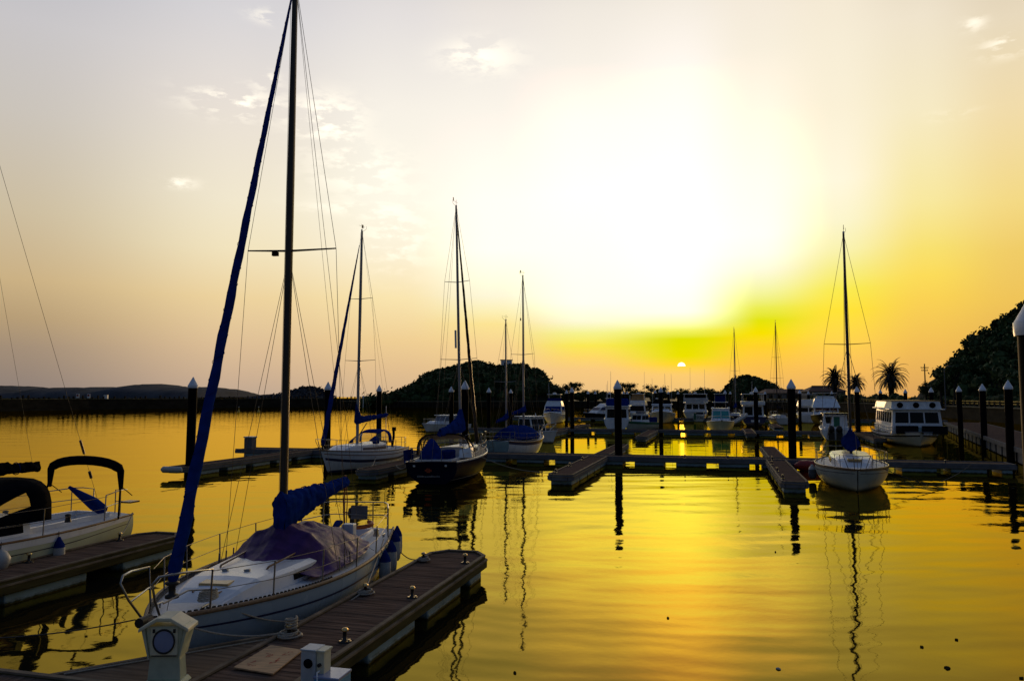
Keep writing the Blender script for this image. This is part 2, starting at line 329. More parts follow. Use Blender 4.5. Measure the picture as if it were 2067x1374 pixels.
def copy_tree(o, loc, rz=None, label=None, sc=None):
    c = o.copy(); COL.objects.link(c); c.location = loc
    if rz is not None: c.rotation_euler = (0, 0, rz)
    if sc is not None: c.scale = (sc,) * 3 if not isinstance(sc, tuple) else sc
    if label: c['label'] = label
    for ch in list(o.children):
        d = ch.copy(); COL.objects.link(d); d.parent = c
        for g in list(ch.children):
            e = g.copy(); COL.objects.link(e); e.parent = d
    return c
lerp = lambda a, b, t: a + (b - a) * t
def ease(t): t = max(0, min(1, t)); return t*t*(3-2*t)
def sag(a, b, drop, n=14):
    a, b = Vector(a), Vector(b)
    return [a.lerp(b, i/n) - Vector((0, 0, drop*4*(i/n)*(1-i/n))) for i in range(n+1)]

# ------------------------------------------------------------------ water, land, sea walls
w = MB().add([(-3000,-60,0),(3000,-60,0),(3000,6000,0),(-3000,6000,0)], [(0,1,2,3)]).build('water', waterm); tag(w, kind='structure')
sb = MB().add([(-3000,-60,-4),(3000,-60,-4),(3000,6000,-4),(-3000,6000,-4)], [(0,1,2,3)]).build('seabed', soil); tag(sb, kind='structure')
# quay edge polyline (plan) of the land: island wall, far wall, right quay
def gp(px, d): p = far(px, 800, d); return Vector((p.x, p.y, 0))
QE = [gp(690, 300), gp(900, 285), gp(1150, 292), gp(1500, 285), gp(1690, 235), gp(1850, 175), gp(2067, 118), gp(2500, 70)]
GZ = 2.25
mb = MB()
back = [Vector((p.x * 6, p.y * 6 + 300, 0)) for p in QE]
n = len(QE); mb.add([(p.x, p.y, GZ) for p in QE] + [(p.x, p.y, GZ) for p in back], [(i, i+1, n+i+1, n+i) for i in range(n-1)])
tag(mb.build('ground', grassm), kind='structure')
def wall(name, pts, z0, z1, th, mat, cop=None, ribs=0., label=None, cat='wall', group=None):
    r = thing(name, (0, 0, 0), 0, label, cat, group)
    m, c = MB(), MB()
    for a, b in zip(pts, pts[1:]):
        d = (b - a); Ln = d.length; d.normalize(); nn = Vector((-d.y, d.x, 0))
        if nn.y < 0: nn = -nn
        q = [a, b, b + nn*th, a + nn*th]
        m.prism([(p.x, p.y) for p in q] if (d.x > 0) else [(p.x, p.y) for p in q][::-1], z0, z1)
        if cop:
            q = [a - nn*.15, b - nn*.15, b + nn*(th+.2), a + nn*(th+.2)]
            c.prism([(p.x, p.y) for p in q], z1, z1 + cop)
        if ribs:
            k = int(Ln / ribs)
            for i in range(k):
                p = a + d * (i + .5) * ribs; e = d * (ribs * .27)
                q = [p - e - nn*.35, p + e - nn*.35, p + e + nn*.02, p - e + nn*.02]
                m.prism([(x.x, x.y) for x in q], z0, z1 - .05)
    m.build('wall_face', mat, r)
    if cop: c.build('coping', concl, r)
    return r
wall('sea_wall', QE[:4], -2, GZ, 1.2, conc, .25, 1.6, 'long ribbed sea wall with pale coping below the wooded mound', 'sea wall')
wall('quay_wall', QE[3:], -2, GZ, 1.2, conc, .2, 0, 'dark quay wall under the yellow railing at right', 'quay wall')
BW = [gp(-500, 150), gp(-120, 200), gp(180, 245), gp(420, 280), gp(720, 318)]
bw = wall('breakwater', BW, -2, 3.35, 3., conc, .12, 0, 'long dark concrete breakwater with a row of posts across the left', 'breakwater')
posts = MB(); rng = random.Random(3)
for a, b in zip(BW, BW[1:]):
    d = b - a; k = int(d.length / 1.7)
    for i in range(k):
        if rng.random() < .12: continue
        p = a + d * ((i + .5) / k); h = rng.uniform(.35, 1.1); posts.box(p.x-.22, p.x+.22, p.y+.1, p.y+.5, 3.45, 3.5 + h)
po = posts.build('railing_post', conc, bw); po['kind'] = 'stuff'
for px_, lab in ((158, 'red and white notice board on the breakwater, left one of two'), (180, 'pink white notice board on the breakwater, right one of two')):
    p = far(px_, 807, 241); r = thing('notice_board', (p.x, p.y - .4, 3.35), 0, lab, 'sign', 'notice boards on the breakwater')
    MB().box(-.5, .5, -.03, .03, .35, 1.7).build('board', whitep, r)
    m = MB().box(-.35, .25, -.05, -.035, .9, 1.5); m.build('marking', redink, r)
    MB().tube([(0, .06, 0), (0, .06, 1.6)], .05).build('post', iron, r)
p = far(214, 800, 255); r = thing('control_box', (p.x, p.y, 3.47), 0, 'small white cabinet standing on the breakwater', 'cabinet')
bevel(MB().box(-.6, .6, -.4, .4, 0, 1.3).build('cabinet_body', whitep, r)); MB().box(-.7, .7, -.5, .5, 1.31, 1.4).build('cabinet_roof', fascia, r)
for px_, lab in ((482, 'yellow marker buoy floating below the breakwater, left one'), (522, 'yellow marker buoy floating below the breakwater, right one')):
    p = at(px_, 832, 0); r = thing('marker_buoy', p, 0, lab, 'buoy', 'marker buoys off the breakwater')
    MB().lathe([(.05, -.2), (.35, -.05), (.4, .15), (.2, .5), (.06, .8), (.05, 1.3)], n=10).build('float', orail, r); MB().lathe([(.02, 1.3), (.13, 1.35), (.13, 1.5), (.02, 1.55)], n=8).build('lamp', whitep, r)
p = far(733, 815, 286); r = thing('beacon', (p.x, p.y, 0), 0, 'slender white beacon post standing before the sea wall', 'beacon')
MB().tube([(0, 0, -2), (0, 0, 3.6)], .14, 8).build('post', whitep, r); MB().lathe([(.3, 3.6), (.3, 4.3), (.05, 4.7)], n=8).build('lamp', whitep, r)
# yellow-lit railing along the right quay
def rail(a, b, z, label):
    d = b - a; Ln = d.length; rz = math.atan2(d.y, d.x); r = thing('guard_rail', (a.x, a.y, z), rz, label, 'railing', 'guard rails along the right quay')
    k = int(Ln / 2.4)
    t_ = MB().box(0, Ln, -.06, .06, .82, .98); t_.box(0, Ln, -.06, .06, .42, .54); t_.build('rail', orail, r)
    for i in range(k): MB().box((i+.5)*2.4-.35, (i+.5)*2.4+.35, -.12, .12, 0, .9).build('post', conc, r)
for i, lab in ((3, 'yellow guard rail farthest along the quay by the clubhouse'), (4, 'yellow guard rail beyond the palms along the quay'), (5, 'yellow guard rail at far right below the dark hillside')):
    d = (QE[i+1] - QE[i]).normalized(); rail(QE[i] + Vector((.3, .5, 0)), QE[i+1] + Vector((.3, .5, 0)), GZ + .22, lab)

# ------------------------------------------------------------------ hills and foliage
def ridge(name, prof, d, depth, mat, seed=0, label=None, leaf=0., kind='structure', n=260, drop=0.):
    """a wooded ridge: crest heights from (px,py) pairs, rounded in depth, with canopy lumps"""
    rg = random.Random(seed); x0, x1 = prof[0][0], prof[-1][0]; rows = 9
    def crest(x):
        for (a, ya), (b, yb) in zip(prof, prof[1:]):
            if a <= x <= b: return lerp(ya, yb, ease((x-a)/(b-a)) if leaf == 0 else (x-a)/(b-a))
        return prof[-1][1]
    mb = MB(); rings = []
    for i in range(n+1):
        x = lerp(x0, x1, i/n); y = crest(x) + (rg.uniform(-1.1, .5) + 1.3*math.sin(i*.9+seed)*math.sin(i*.37)) * (1 if 4 < i < n-4 else 0); top = far(x, y, d); ring = []
        for j in range(rows):
            a = PI * j/(rows-1); zz = top.z * math.sin(a) ** .8; yy = d - depth * math.cos(a)
            k = (rg.random() - .5) * top.z * .06 * (1 if 0 < j < rows-1 else 0)
            ring.append((top.x * (1 + (yy-d)/d*.0), yy, max(-.5, zz + k - drop)))
        rings.append(ring)
    mb.loft(rings, False, (False, False), True)
    o = mb.build(name, mat); tag(o, label, None, None, kind); return o
ridge('hill', [(-260,795),(-120,783),(0,779),(40,783),(70,786),(110,790),(150,786),(160,783),(190,784),(200,786),(220,783),(232,782),(255,787),(270,789),(290,784),(310,777),(330,777),(360,781),(390,782),(420,782),(445,784),(460,789),(476,801)], 2200, 300, leafHaze, 1)
ridge('hill', [(-300,775),(-100,776),(20,780),(60,781),(85,785),(110,801)], 3400, 300, leafHaze, 2)
ridge('hill', [(515,801),(530,798),(545,797),(560,798),(575,801)], 1800, 60, leafHaze, 3)

def leaf_quad(mb, p, s, rg):
    a = Vector((rg.gauss(0,1), rg.gauss(0,1), rg.gauss(0,1))).normalized(); b = a.orthogonal().normalized(); c = a.cross(b)
    w_ = s * rg.uniform(.6, 1.1); h_ = s * rg.uniform(.35, .7)
    mb.add([p - b*w_, p - c*h_*.8 + b*w_*.1, p + b*w_, p + c*h_], [(0,1,2,3)])
def clump(mb, c, r, k, s, rg, flat=.8):
    for _ in range(k):
        d = Vector((rg.gauss(0,1), rg.gauss(0,1), rg.gauss(0,1))).normalized(); d.z *= flat
        leaf_quad(mb, Vector(c) + d * r * (rg.uniform(.55, 1.05) if rg.random() > .12 else rg.uniform(1.0, 1.35)), s, rg)
def blob(mb, c, r, rg, flat=.8, n=7, m=5):       # irregular dark core so crowns are not see-through everywhere
    rings = []
    for i in range(m+1):
        a = PI*i/m; rings.append([(c[0]+r*math.sin(a)*math.cos(2*PI*j/n)*rg.uniform(.7,1.), c[1]+r*math.sin(a)*math.sin(2*PI*j/n)*rg.uniform(.7,1.), c[2]+r*flat*math.cos(a)*rg.uniform(.8,1.)) for j in range(n)])
    mb.loft(rings, True, (False, False), False)
def wooded(name, prof, d, depth, base, label, seed, clumps=240, lr=(2., 4.), leaf=.9, mat=leafA, per=60, toward=None):
    """mound + canopy over it"""
    rg = random.Random(seed)
    def crest(x):
        for (a, ya), (b, yb) in zip(prof, prof[1:]):
            if a <= x <= b: return lerp(ya, yb, (x-a)/(b-a))
    mound = MB(); rings = []; x0, x1 = prof[0][0], prof[-1][0]; bk = depth * .25
    def shape(x, a):                             # gentle front slope that never hides the crest, steep back
        t = far(x, crest(x), d); yy = d - depth*math.cos(a) if a < PI/2 else d - bk*math.cos(a)
        return t, yy, min(t.z, HC + (t.z-HC)*yy/d)
    for i in range(60):
        x = lerp(x0, x1, i/59); ring = []
        for j in range(11):
            a = PI*j/10; t, yy, zt = shape(x, a); ring.append((t.x, yy, base + max(.05, zt - lr[1]*1.2 - base)*math.sin(a)**.8))
        rings.append(ring)
    mound.loft(rings, False, (False, False), True)
    tag(mound.build('hill', soil), kind='structure')
    mb = MB(); ne = int(clumps*.35)
    for k in range(clumps):
        edge = k < ne; x = lerp(x0, x1, (k+.5)/ne) if edge else lerp(x0, x1, rg.random())
        a = PI*rg.uniform(.44, .5) if edge else PI*rg.random()**.8*.5; r = rg.uniform(*lr)*(rg.uniform(.5, .95) if edge else 1)
        t, yy, zt = shape(x, a)
        z = base + max(.3, zt - base - r*.95) * math.sin(a)**.8
        c = Vector((t.x, yy, z)); blob(mb, c, r*.8, rg); clump(mb, c, r, per, leaf, rg)
    o = mb.build(name, mat); tag(o, label, 'woodland', None, 'stuff'); return o
wooded('woodland', [(775,803),(790,795),(815,783),(840,772),(858,762),(862,751),(885,744),(900,740),(930,734),(955,727),(965,727),(985,731),(1000,736),(1020,735),(1045,733),(1062,734),(1066,742),(1080,741),(1092,748),(1096,762),(1104,770),(1118,776),(1126,795)], 335, 42, 2.2, 'dark evergreen woodland covering the rounded mound behind the wall', 11, 380, (1.5, 4.5), .85, leafA, 70)
wooded('woodland', [(1874,802),(1882,760),(1890,748),(1900,722),(1915,717),(1930,722),(1936,715),(1944,690),(1948,681),(1962,670),(1980,661),(1998,654),(2008,640),(2022,635),(2035,625),(2050,618),(2067,607),(2120,590),(2200,570),(2300,560)], 172, 40, 2.2, 'black hillside wood rising at the far right edge', 12, 420, (1.6, 3.6), .55, leafA, 80)
wooded('woodland', [(1455,797),(1462,782),(1472,772),(1480,763),(1490,757),(1508,755),(1522,761),(1535,764),(1546,772),(1550,780),(1570,784),(1590,792)], 320, 20, 2.2, 'rounded dark wood behind the far sailboat masts', 13, 130, (1.8, 3.4), .8, leafA, 70)
wooded('woodland', [(575,803),(582,796),(592,787),(605,784),(615,779),(632,778),(645,781),(655,786),(668,797),(676,803)], 700, 60, -1., 'hazy wooded islet behind the breakwater', 14, 90, (5, 8), 2.2, leafHaze, 50)
p = far(1022, 733, 335); r = thing('hilltop_hut', (p.x, p.y - 1, p.z - 2.2), rad(8), 'small white flat roofed hut on top of the wooded mound', 'hut')
bevel(MB().box(-2.3, 2.3, -1.5, 1.5, 0, 3.4).build('hut_wall', whitep, r), .05); MB().box(-2.6, 2.6, -1.8, 1.8, 3.41, 3.7).build('hut_roof', fascia, r); MB().box(-1.2, -.2, -1.53, -1.505, 1.2, 2.4).build('window', glass, r)

def tree(px_, ytop, wpx, d, label, seed, shape='round', mat=leafB):
    rg = random.Random(seed); t = far(px_, ytop, d); g = GZ; r = thing('tree', (t.x, d, g), 0, label, 'tree', 'trees along the far shore'); Hh = t.z - g; R = wpx/2*d/F
    tr = MB(); th0 = .035*Hh+.08
    base = Vector((0,0,-.2)); fork = Vector((rg.uniform(-.3,.3), 0, Hh*.45)); tr.tube([base, fork*.5, fork], [th0, th0*.8, th0*.6])
    mb = MB(); k = 11 if shape != 'umbrella' else 10
    for i in range(k):
        a = 2*PI*i/k + rg.random(); q = rg.uniform(.35, .8)
        if shape == 'umbrella': c = Vector((R*q*math.cos(a), R*q*.8*math.sin(a), Hh*rg.uniform(.55, .9))); rr = Hh*.11+R*.16
        else: c = Vector((R*q*.8*math.cos(a), R*q*.8*math.sin(a), Hh*rg.uniform(.42, .74))); rr = min(R*.55, Hh*.30)
        tr.tube([fork, fork.lerp(c, .6)+Vector((0,0,.1)), c], [th0*.45, th0*.25, th0*.12], 5)
        blob(mb, c, rr*.65, rg, .7); clump(mb, c, rr*1.15, 90, max(.16, rr*.2), rg, .75)
    c = Vector((rg.uniform(-.2,.2)*R, 0, Hh*.86 if shape != 'umbrella' else Hh*.93)); rr = min(R*.45, Hh*.16); blob(mb, c, rr*.7, rg, .7); clump(mb, c, rr, 80, max(.15, rr*.22), rg, .8)
    tr.build('trunk', bark, r); mb.build('crown', mat, r)
TR = [(1112,776,40,296,'rounded dark tree at the right foot of the wooded mound','round'),
 (1155,772,30,300,'flat topped pine behind two capped piles at centre left','umbrella'),
 (1137,781,36,300,'low bushy tree left of the flat topped pine','round'),
 (1181,786,22,300,'small round bush tree right of the flat topped pine','round'),
 (1204,786,24,300,'low round tree above the distant pile caps','round'),
 (1226,789,26,300,'lowest scrubby tree left of the big centre pile','round'),
 (1262,774,38,296,'leaning open crowned tree right of the big centre pile','umbrella'),
 (1287,784,34,298,'dark bushy tree beside the leaning open crowned tree','round'),
 (1325,778,42,296,'broad umbrella shaped tree under the setting sun','umbrella'),
 (1352,790,24,300,'low scrub tree between umbrella tree and round tree','round'),
 (1376,782,28,298,'round tree directly below the setting sun','round'),
 (1399,787,20,300,'small tree left of the two storey motor yacht roof','round'),
 (1416,780,22,298,'tall narrow tree behind the two storey motor yacht','round'),
 (1437,783,24,298,'round dense tree right of the two storey yacht','round'),
 (1451,788,14,298,'thin sparse tree left of the rounded wood','round'),
 (1610,786,30,292,'low tree behind the second large pile from right','round')]
for i, a in enumerate(TR): tree(a[0], a[1], a[2]*1.35, a[3], a[4], 100+i, a[5])
tree(1925, 722, 46, 150, 'spreading tree standing out left of the black hillside', 130, 'umbrella', leafA)
tree(1898, 750, 34, 152, 'small tree on the lower slope beside the utility pole', 131, 'round', leafA)
tree(2030, 612, 30, 168, 'jagged pine poking above the hillside skyline at far right', 132, 'round', leafA)
tree(1868, 768, 30, 160, 'low tree at the foot of the utility pole', 133, 'round', leafA)
# hedge along the right quay
def hedge(a, b, z, h, wd, label, seed):
    rg = random.Random(seed); mb = MB(); d = b - a; k = int(d.length/1.2)
    for i in range(k):
        c = a + d*((i+.5)/k) + Vector((rg.uniform(-1,1), rg.uniform(0, wd), z + h*rg.uniform(.25, .6))); r_ = h*rg.uniform(.35, .6)
        blob(mb, c, r_*.9, rg); clump(mb, c, r_, 34, .3, rg)
    tag(mb.build('hedge', leafB), label, 'hedge', 'hedges behind the quay')
hedge(gp(1650, 252), gp(1880, 178), GZ, 3.0, 5, 'long low hedge behind the palms on the right quay', 5)
hedge(gp(1870, 165), gp(2150, 118), GZ, 2.4, 4, 'grassy hedge under the black hillside at far right', 6)
hedge(gp(1120, 310), gp(1480, 305), GZ, 4.6, 5, 'continuous low hedge along the far centre shore', 8)

def palm(px_, ytop, ybase, wpx, d, label, seed):
    rg = random.Random(seed); t = far(px_, ytop, d); b = GZ; r = thing('palm_tree', (t.x, d, b), rg.random(), label, 'palm tree', 'date palms on the quay'); Hh = t.z - b; R = wpx/2*d/F
    hub = Hh - R*.85; tr = MB(); th0 = R*.19
    tr.tube([(0,0,-.3),(0,0,hub*.25),(.05,0,hub*.7),(.05,0,hub)], [th0*.9, th0*.75, th0*.85, th0*1.35], 10)
    for i in range(60):
        z = hub*(i+1)/61; a = i*2.4; rr = th0*(.82 if z < hub*.7 else lerp(.85, 1.35, (z/hub-.7)/.3)); tr.tube([(rr*math.cos(a), rr*math.sin(a), z), ((rr+.12)*math.cos(a), (rr+.12)*math.sin(a), z+.22)], [.09, .04], 4)
    tr.build('trunk', bark, r)
    mb = MB(); nf = 58
    for i in range(nf):
        a = i*2.399; k0 = (i+.5)/nf; up = rad(lerp(82, -48, k0)); Ln = R*rg.uniform(1.0, 1.2)*(1 if k0 < .75 else .8); p = Vector((0,0,hub+.15)); pts = [p]; dirv = Vector((math.cos(a)*math.cos(up), math.sin(a)*math.cos(up), math.sin(up)))
        for k in range(10):
            dirv = (dirv + Vector((0,0,-.10-.022*k)) * (1 if k0 < .7 else .6)).normalized(); p = p + dirv*Ln/9; pts.append(p)
        mb.tube(pts, [.07*(1-k/12) for k in range(11)], 4)
        side = Vector((-math.sin(a), math.cos(a), 0))
        for k in range(1, 11):
            dv = (pts[k]-pts[k-1]).normalized(); l_ = R*.20*math.sin(PI*(k/11)**.6)+.15
            for sgn in (-1, 1):
                for o_ in (0, .33, .66):
                    qq = pts[k].lerp(pts[k-1], o_); e = (side*sgn*.7 + dv*.9 + Vector((0,0,-.25))).normalized()
                    mb.add([qq, qq + e*l_*.45 + dv*.10, qq + e*l_, qq + e*l_*.45 - dv*.10], [(0,1,2,3)])
    mb.build('crown', leafP, r)
palm(1797, 730, 802, 70, 200, 'largest date palm, standing alone on the quay at right', 1)
palm(1684, 743, 802, 52, 222, 'date palm left of the right hand sailboat mast', 2)
palm(1727, 756, 802, 40, 226, 'smallest date palm just right of the sailboat mast', 3)
# utility pole
p = far(1866, 734, 170); r = thing('utility_pole', (p.x, 170, GZ), rad(10), 'utility pole with two crossarms by the hillside', 'utility pole')
hz = p.z - GZ; MB().tube([(0,0,-.5),(0,0,hz)], [.17,.11], 8).build('pole', bark, r)
for dz, wl in ((.9, .95), (1.5, .8)):
    ca = MB().box(-wl, wl, -.06, .06, hz-dz-.06, hz-dz+.06).build('crossarm', iron, r)
    for x in (-wl+.1, -.35, .35, wl-.1): MB().lathe([(.05,0),(.08,.08),(.05,.2)], (x,0,hz-dz+.06), 8).build('insulator', fascia, ca)
p = far(1908, 800, 128); r = thing('lamp_post', (p.x, 128, GZ), 0, 'thin grey lamp post on the quay at right', 'street lamp')
MB().tube([(0,0,-.2),(0,0,6.6)], [.09,.06], 8).build('pole', fascia, r); MB().tube([(0,0,6.5),(.3,0,6.9),(.9,0,7.0)], .04).build('arm', fascia, r); bevel(MB().box(.75,1.3,-.12,.12,6.9,7.03).build('lamp_head', fascia, r))
# clubhouse roofs
def house(pxa, pxb, ytop, yeave, d, label, kind):
    a = far(pxa, 800, d); b = far(pxb, 800, d); x0, x1 = a.x, b.x; zt = far(pxa, ytop, d).z; ze = far(pxa, yeave, d).z; cx = (x0+x1)/2; hw = (x1-x0)/2; dp = hw*.6
    r = thing('clubhouse', (cx, d, GZ), 0, label, 'building', 'low buildings behind the quay'); ze -= GZ; zt -= GZ
    MB().box(-hw*.9, hw*.9, -dp*.85, dp*.85, -.2, ze).build('wall', wallb, r)
    rl = hw*kind; ro = MB().add([(-hw,-dp,ze+.003),(hw,-dp,ze+.003),(hw,dp,ze+.003),(-hw,dp,ze+.003),(-rl,0,zt),(rl,0,zt)], [(0,1,5,4),(1,2,5),(2,3,4,5),(3,0,4),(3,2,1,0)]).build('roof', rooft, r)
    if kind < .7: MB().box(-rl-.2, rl+.2, -.18, .18, zt-.05, zt+.18).build('ridge_cap', rooft, ro)
    for i in range(5):
        x = lerp(-hw*.75, hw*.75, i/4); wn = MB().box(x-.7, x+.7, -dp*.85-.03, -dp*.85-.004, ze*.3, ze*.8).build('window', glass, r); MB().box(x-.8, x+.8, -dp*.85-.06, -dp*.85-.032, ze*.22, ze*.28).build('sill', whitep, wn)
house(1622, 1702, 779, 790, 262, 'clubhouse with a hipped red brown roof left of the palms', .55)
house(1536, 1630, 785, 793, 285, 'long low building with a plain brown roof behind the pile', .8)

# ------------------------------------------------------------------ mooring piles
PT = 5.26                                      # cap tip height
def pile_proto():
    r = thing('mooring_pile', (0,0,0), 0, '', 'pile', 'black mooring piles with white caps')
    MB().lathe([(.235,-3.5),(.235,4.72)], n=20).build('shaft', pilem, r)
    MB().lathe([(.262,4.66),(.268,4.70),(.268,4.80),(.255,4.815),(.02,PT-.01),(.004,PT)], n=20).build('cap', capm, r)
    return r
PILES = [(386,41.6,'nearest pile on the left, behind the blue furled headsail'),
 (661,55,'second pile from the left, at the bow of the white sailing yacht'),
 (765,70,'pile beyond the boom end of the white sailing yacht'),
 (911.5,80,'thin pile just left of the navy yacht mast'),
 (938,50,'thick pile between the navy yacht and the blue tarped ketch'),
 (986.5,91,'pile in front of the wooded mound, left of the ketch masts'),
 (1031.5,108,'pile seen between the two ketch masts'),
 (1143.5,122,'pile right beside the white flybridge boat with blue windscreen cover'),
 (1155,88,'pile at the left bend of the second walkway, right of the white flybridge boat'),
 (1187,140,'slim distant pile in the gap left of the big centre pile'),
 (1202,150,'slimmer distant pile second in the gap left of the big centre pile'),
 (1230.5,160,'distant pile directly left of the big centre pile'),
 (1248.3,49.1,'big centre pile standing on the front walkway'),
 (1259.5,150,'very thin pile half hidden right of the big centre pile'),
 (1266.5,155,'very thin distant pile above the blue covered boat'),
 (1323,126,'pile close on the left of the pile before the white cabin cruiser'),
 (1334,87.7,'pile on the second walkway in front of the white cabin cruiser'),
 (1350,150,'thin pile just right of the white cabin cruiser'),
 (1369.5,160,'thin pile left of the two storey motor yacht'),
 (1464.5,126,'pile behind the blue canvas tower of the teal windscreen boat'),
 (1475.5,155,'thin pile beside the farther sailboat mast'),
 (1526.5,85,'pile where the short finger joins the second walkway'),
 (1546,160,'thin distant pile in front of the long low building'),
 (1598,46.4,'thick pile on the front walkway, right of centre'),
 (1615,122,'pile left of the white flybridge boats at right of centre'),
 (1633,150,'thin distant pile between the white flybridge boats'),
 (1681,150,'thin distant pile under the left palm'),
 (1732,80.4,'pile under the smallest palm, behind the blue sail cover'),
 (1779,112,'pile under the largest palm, left of the houseboat'),
 (1830,106,'pile directly behind the houseboat roof'),
 (1881,88,'pile just right of the houseboat'),
 (1938.5,75,'thinnest of the three piles along the right gangway'),
 (1985.5,63,'middle one of the three piles along the right gangway'),
 (2036.5,49.5,'thickest of the three piles along the right gangway')]
pp = pile_proto()
for i, (px_, Y, lab) in enumerate(PILES):
    p = far(px_, 850, Y)
    if i == 0: pp.location = (p.x, Y, 0); o = pp
    else: o = copy_tree(pp, (p.x, Y, 0), (i*1.37) % 6.28)
    o.rotation_euler[0], o.rotation_euler[1] = rad(math.sin(i*2.7)*.45), rad(math.cos(i*4.1)*.45)
    o['label'] = 'black pile with white cone cap, ' + lab if len(lab.split()) < 9 else lab
p = far(2114, 800, 7.9); o = copy_tree(pp, (p.x, 7.9, .17), 0, 'huge close pile cut off by the right edge of the photo')

# ------------------------------------------------------------------ floating pontoons
FDK = .5
def pontoon(name, label, v0, u0, v1, u1, wd, group, tipch=0., pitch=2.5, gap=.75, off=0., dk=plank, bw_=.145, bm=beam, trimm=trim, rootcut=0., floats=True, fst=0.):
    """a floating walkway from (v0,u0) to (v1,u1); local +Y runs along it"""
    Ln = math.hypot(v1-v0, u1-u0); r = thing(name, M(v0, u0, 0), head(v1-v0, u1-u0), label, 'pontoon', group); h = wd/2
    d = MB(); y = 0.; i = 0
    def hw(y):
        return h - .06 if y < Ln - tipch or tipch == 0 else h - .06 - (y - (Ln - tipch)) * .75
    while y < Ln - .02:
        y1 = min(y + bw_, Ln); a, b = hw(y+.006), hw(y1-.006); dz = ((i*7919) % 13)/13*.006
        d.hexa([(-a,y+.006,FDK-.05),(a,y+.006,FDK-.05),(b,y1-.006,FDK-.05),(-b,y1-.006,FDK-.05)], [(-a,y+.006,FDK-dz),(a,y+.006,FDK-dz),(b,y1-.006,FDK-dz),(-b,y1-.006,FDK-dz)]); y += bw_; i += 1
    d.build('deck', dk, r)
    out = [(h,0),(h,Ln-tipch),(h-tipch*.75,Ln),(-h+tipch*.75,Ln),(-h,Ln-tipch),(-h,0)] if tipch else [(h,0),(h,Ln),(-h,Ln),(-h,0)]
    m, t = MB(), MB(); n_ = len(out)
    for k in range(n_ - 1):
        a, b = Vector(out[k]+(0,)), Vector(out[k+1]+(0,)); e = (b-a).normalized(); q = Vector((-e.y, e.x, 0))
        m.prism([(a.x,a.y),(b.x,b.y),(b+q*.06).to_2d()[:] if 0 else ((b+q*.06).x,(b+q*.06).y),((a+q*.06).x,(a+q*.06).y)], FDK-.27, FDK+.012)
        a2, b2 = a - q*.045, b - q*.045
        m.prism([(a2.x,a2.y),(b2.x,b2.y),(b.x,b.y),(a.x,a.y)], FDK-.235, FDK-.095)
        t.prism([((a-q*.012).x,(a-q*.012).y),((b-q*.012).x,(b-q*.012).y),((b+q*.07).x,(b+q*.07).y),((a+q*.07).x,(a+q*.07).y)], FDK+.014, FDK+.042)
        t.prism([((a-q*.06).x,(a-q*.06).y),((b-q*.06).x,(b-q*.06).y),((b-q*.002).x,(b-q*.002).y),((a-q*.002).x,(a-q*.002).y)], FDK-.09, FDK-.055)
    m.build('side_beam', bm, r); t.build('rubbing_strip', trimm, r)
    if floats:
        y = off + fst
        while y < Ln - tipch - .6:
            y1 = min(y + pitch - gap, Ln - tipch*.6 - .15)
            f_ = MB().box(-h+.1, h-.1, y, y1, -.45, FDK-.275)
            f_.box(-h+.085, h-.085, y+.03, y1-.03, .02, .07)
            bevel(f_.build('float', flt, r), .035, 2); y += pitch
    return r
def bollard(r, x, y, s=1.):
    b = MB().lathe([(.10,0),(.10,.015),(.035,.03),(.028,.16),(.05,.165)], (x,y,FDK+.001), 10).build('bollard', iron, r)
    MB().lathe([(.055,.166),(.058,.185),(.03,.21),(.005,.214)], (x,y,FDK+.001), 10).build('brass_cap', brass, b)
    ft = MB()
    for a in range(4): ft.lathe([(.022,.016),(.022,.03)], (x+.07*math.cos(a*PI/2+.78), y+.07*math.sin(a*PI/2+.78), FDK+.001), 6)
    ft.build('bolt', brass, b)
GA = 'floating walkways of the marina'; GFN = 'finger pontoons for the berths'
A = pontoon('walkway', 'nearest wooden walkway along the bottom edge, carrying the pedestal', -14, 7.4, -4.4, 7.4, 2.2, GA, pitch=3., gap=.9)
f1 = pontoon('finger_pontoon', 'nearest brown plank finger pontoon beside the white and blue sailboat', -6.0, 8.5, -6.0, 17.75, 1.36, GFN, tipch=.42, pitch=2.55, gap=.62, fst=.35)
for x, y in ((.45, 2.35), (.45, 5.0), (.45, 8.05), (-.47, 2.3), (-.47, 4.95), (-.5, 7.95)): bollard(f1, x, y)
f0 = pontoon('finger_pontoon', 'brown finger pontoon at left beside the cream sailboat', -14.55, 8.5, -14.55, 18.0, 1.3, GFN, tipch=.42, pitch=3.2, gap=1.1, fst=.9)
for x, y in ((-.47, 3.0), (-.47, 5.6), (-.47, 8.3)): bollard(f0, x, y)
g = MB().prism([(-8.55,8.5),(-6.69,8.5),(-6.69,10.75)], FDK-.06, FDK+.002); gu = g.build('gusset', plank2, None); gu.rotation_euler = (0,0,-MA); gu.name = 'gusset_platform'
tag(gu, 'triangular wooden corner platform joining the nearest finger to the walkway', 'platform')
g2 = MB()
a, b = Vector((-8.62,8.5,0)), Vector((-6.69,10.84,0)); e = (b-a).normalized(); q = Vector((-e.y,e.x,0))
g2.prism([(a.x,a.y),(b.x,b.y),((b+q*.07).x,(b+q*.07).y),((a+q*.07).x,(a+q*.07).y)], FDK-.3, FDK+.03); g2.build('edge_beam', trim, gu)
B = pontoon('walkway', 'long middle walkway across the marina with pale blue floats', -33, 48.45, 15.4, 48.45, 1.85, GA, pitch=2.48, gap=.72, off=.62, bm=fascia, trimm=fascia, dk=plank2, bw_=.18)
for y in (30.9, 33.4, 35.9, 38.6, 42., 45.): bollard(B, .75, y)
ge = dict(bm=fascia, trimm=trim, bw_=.16)
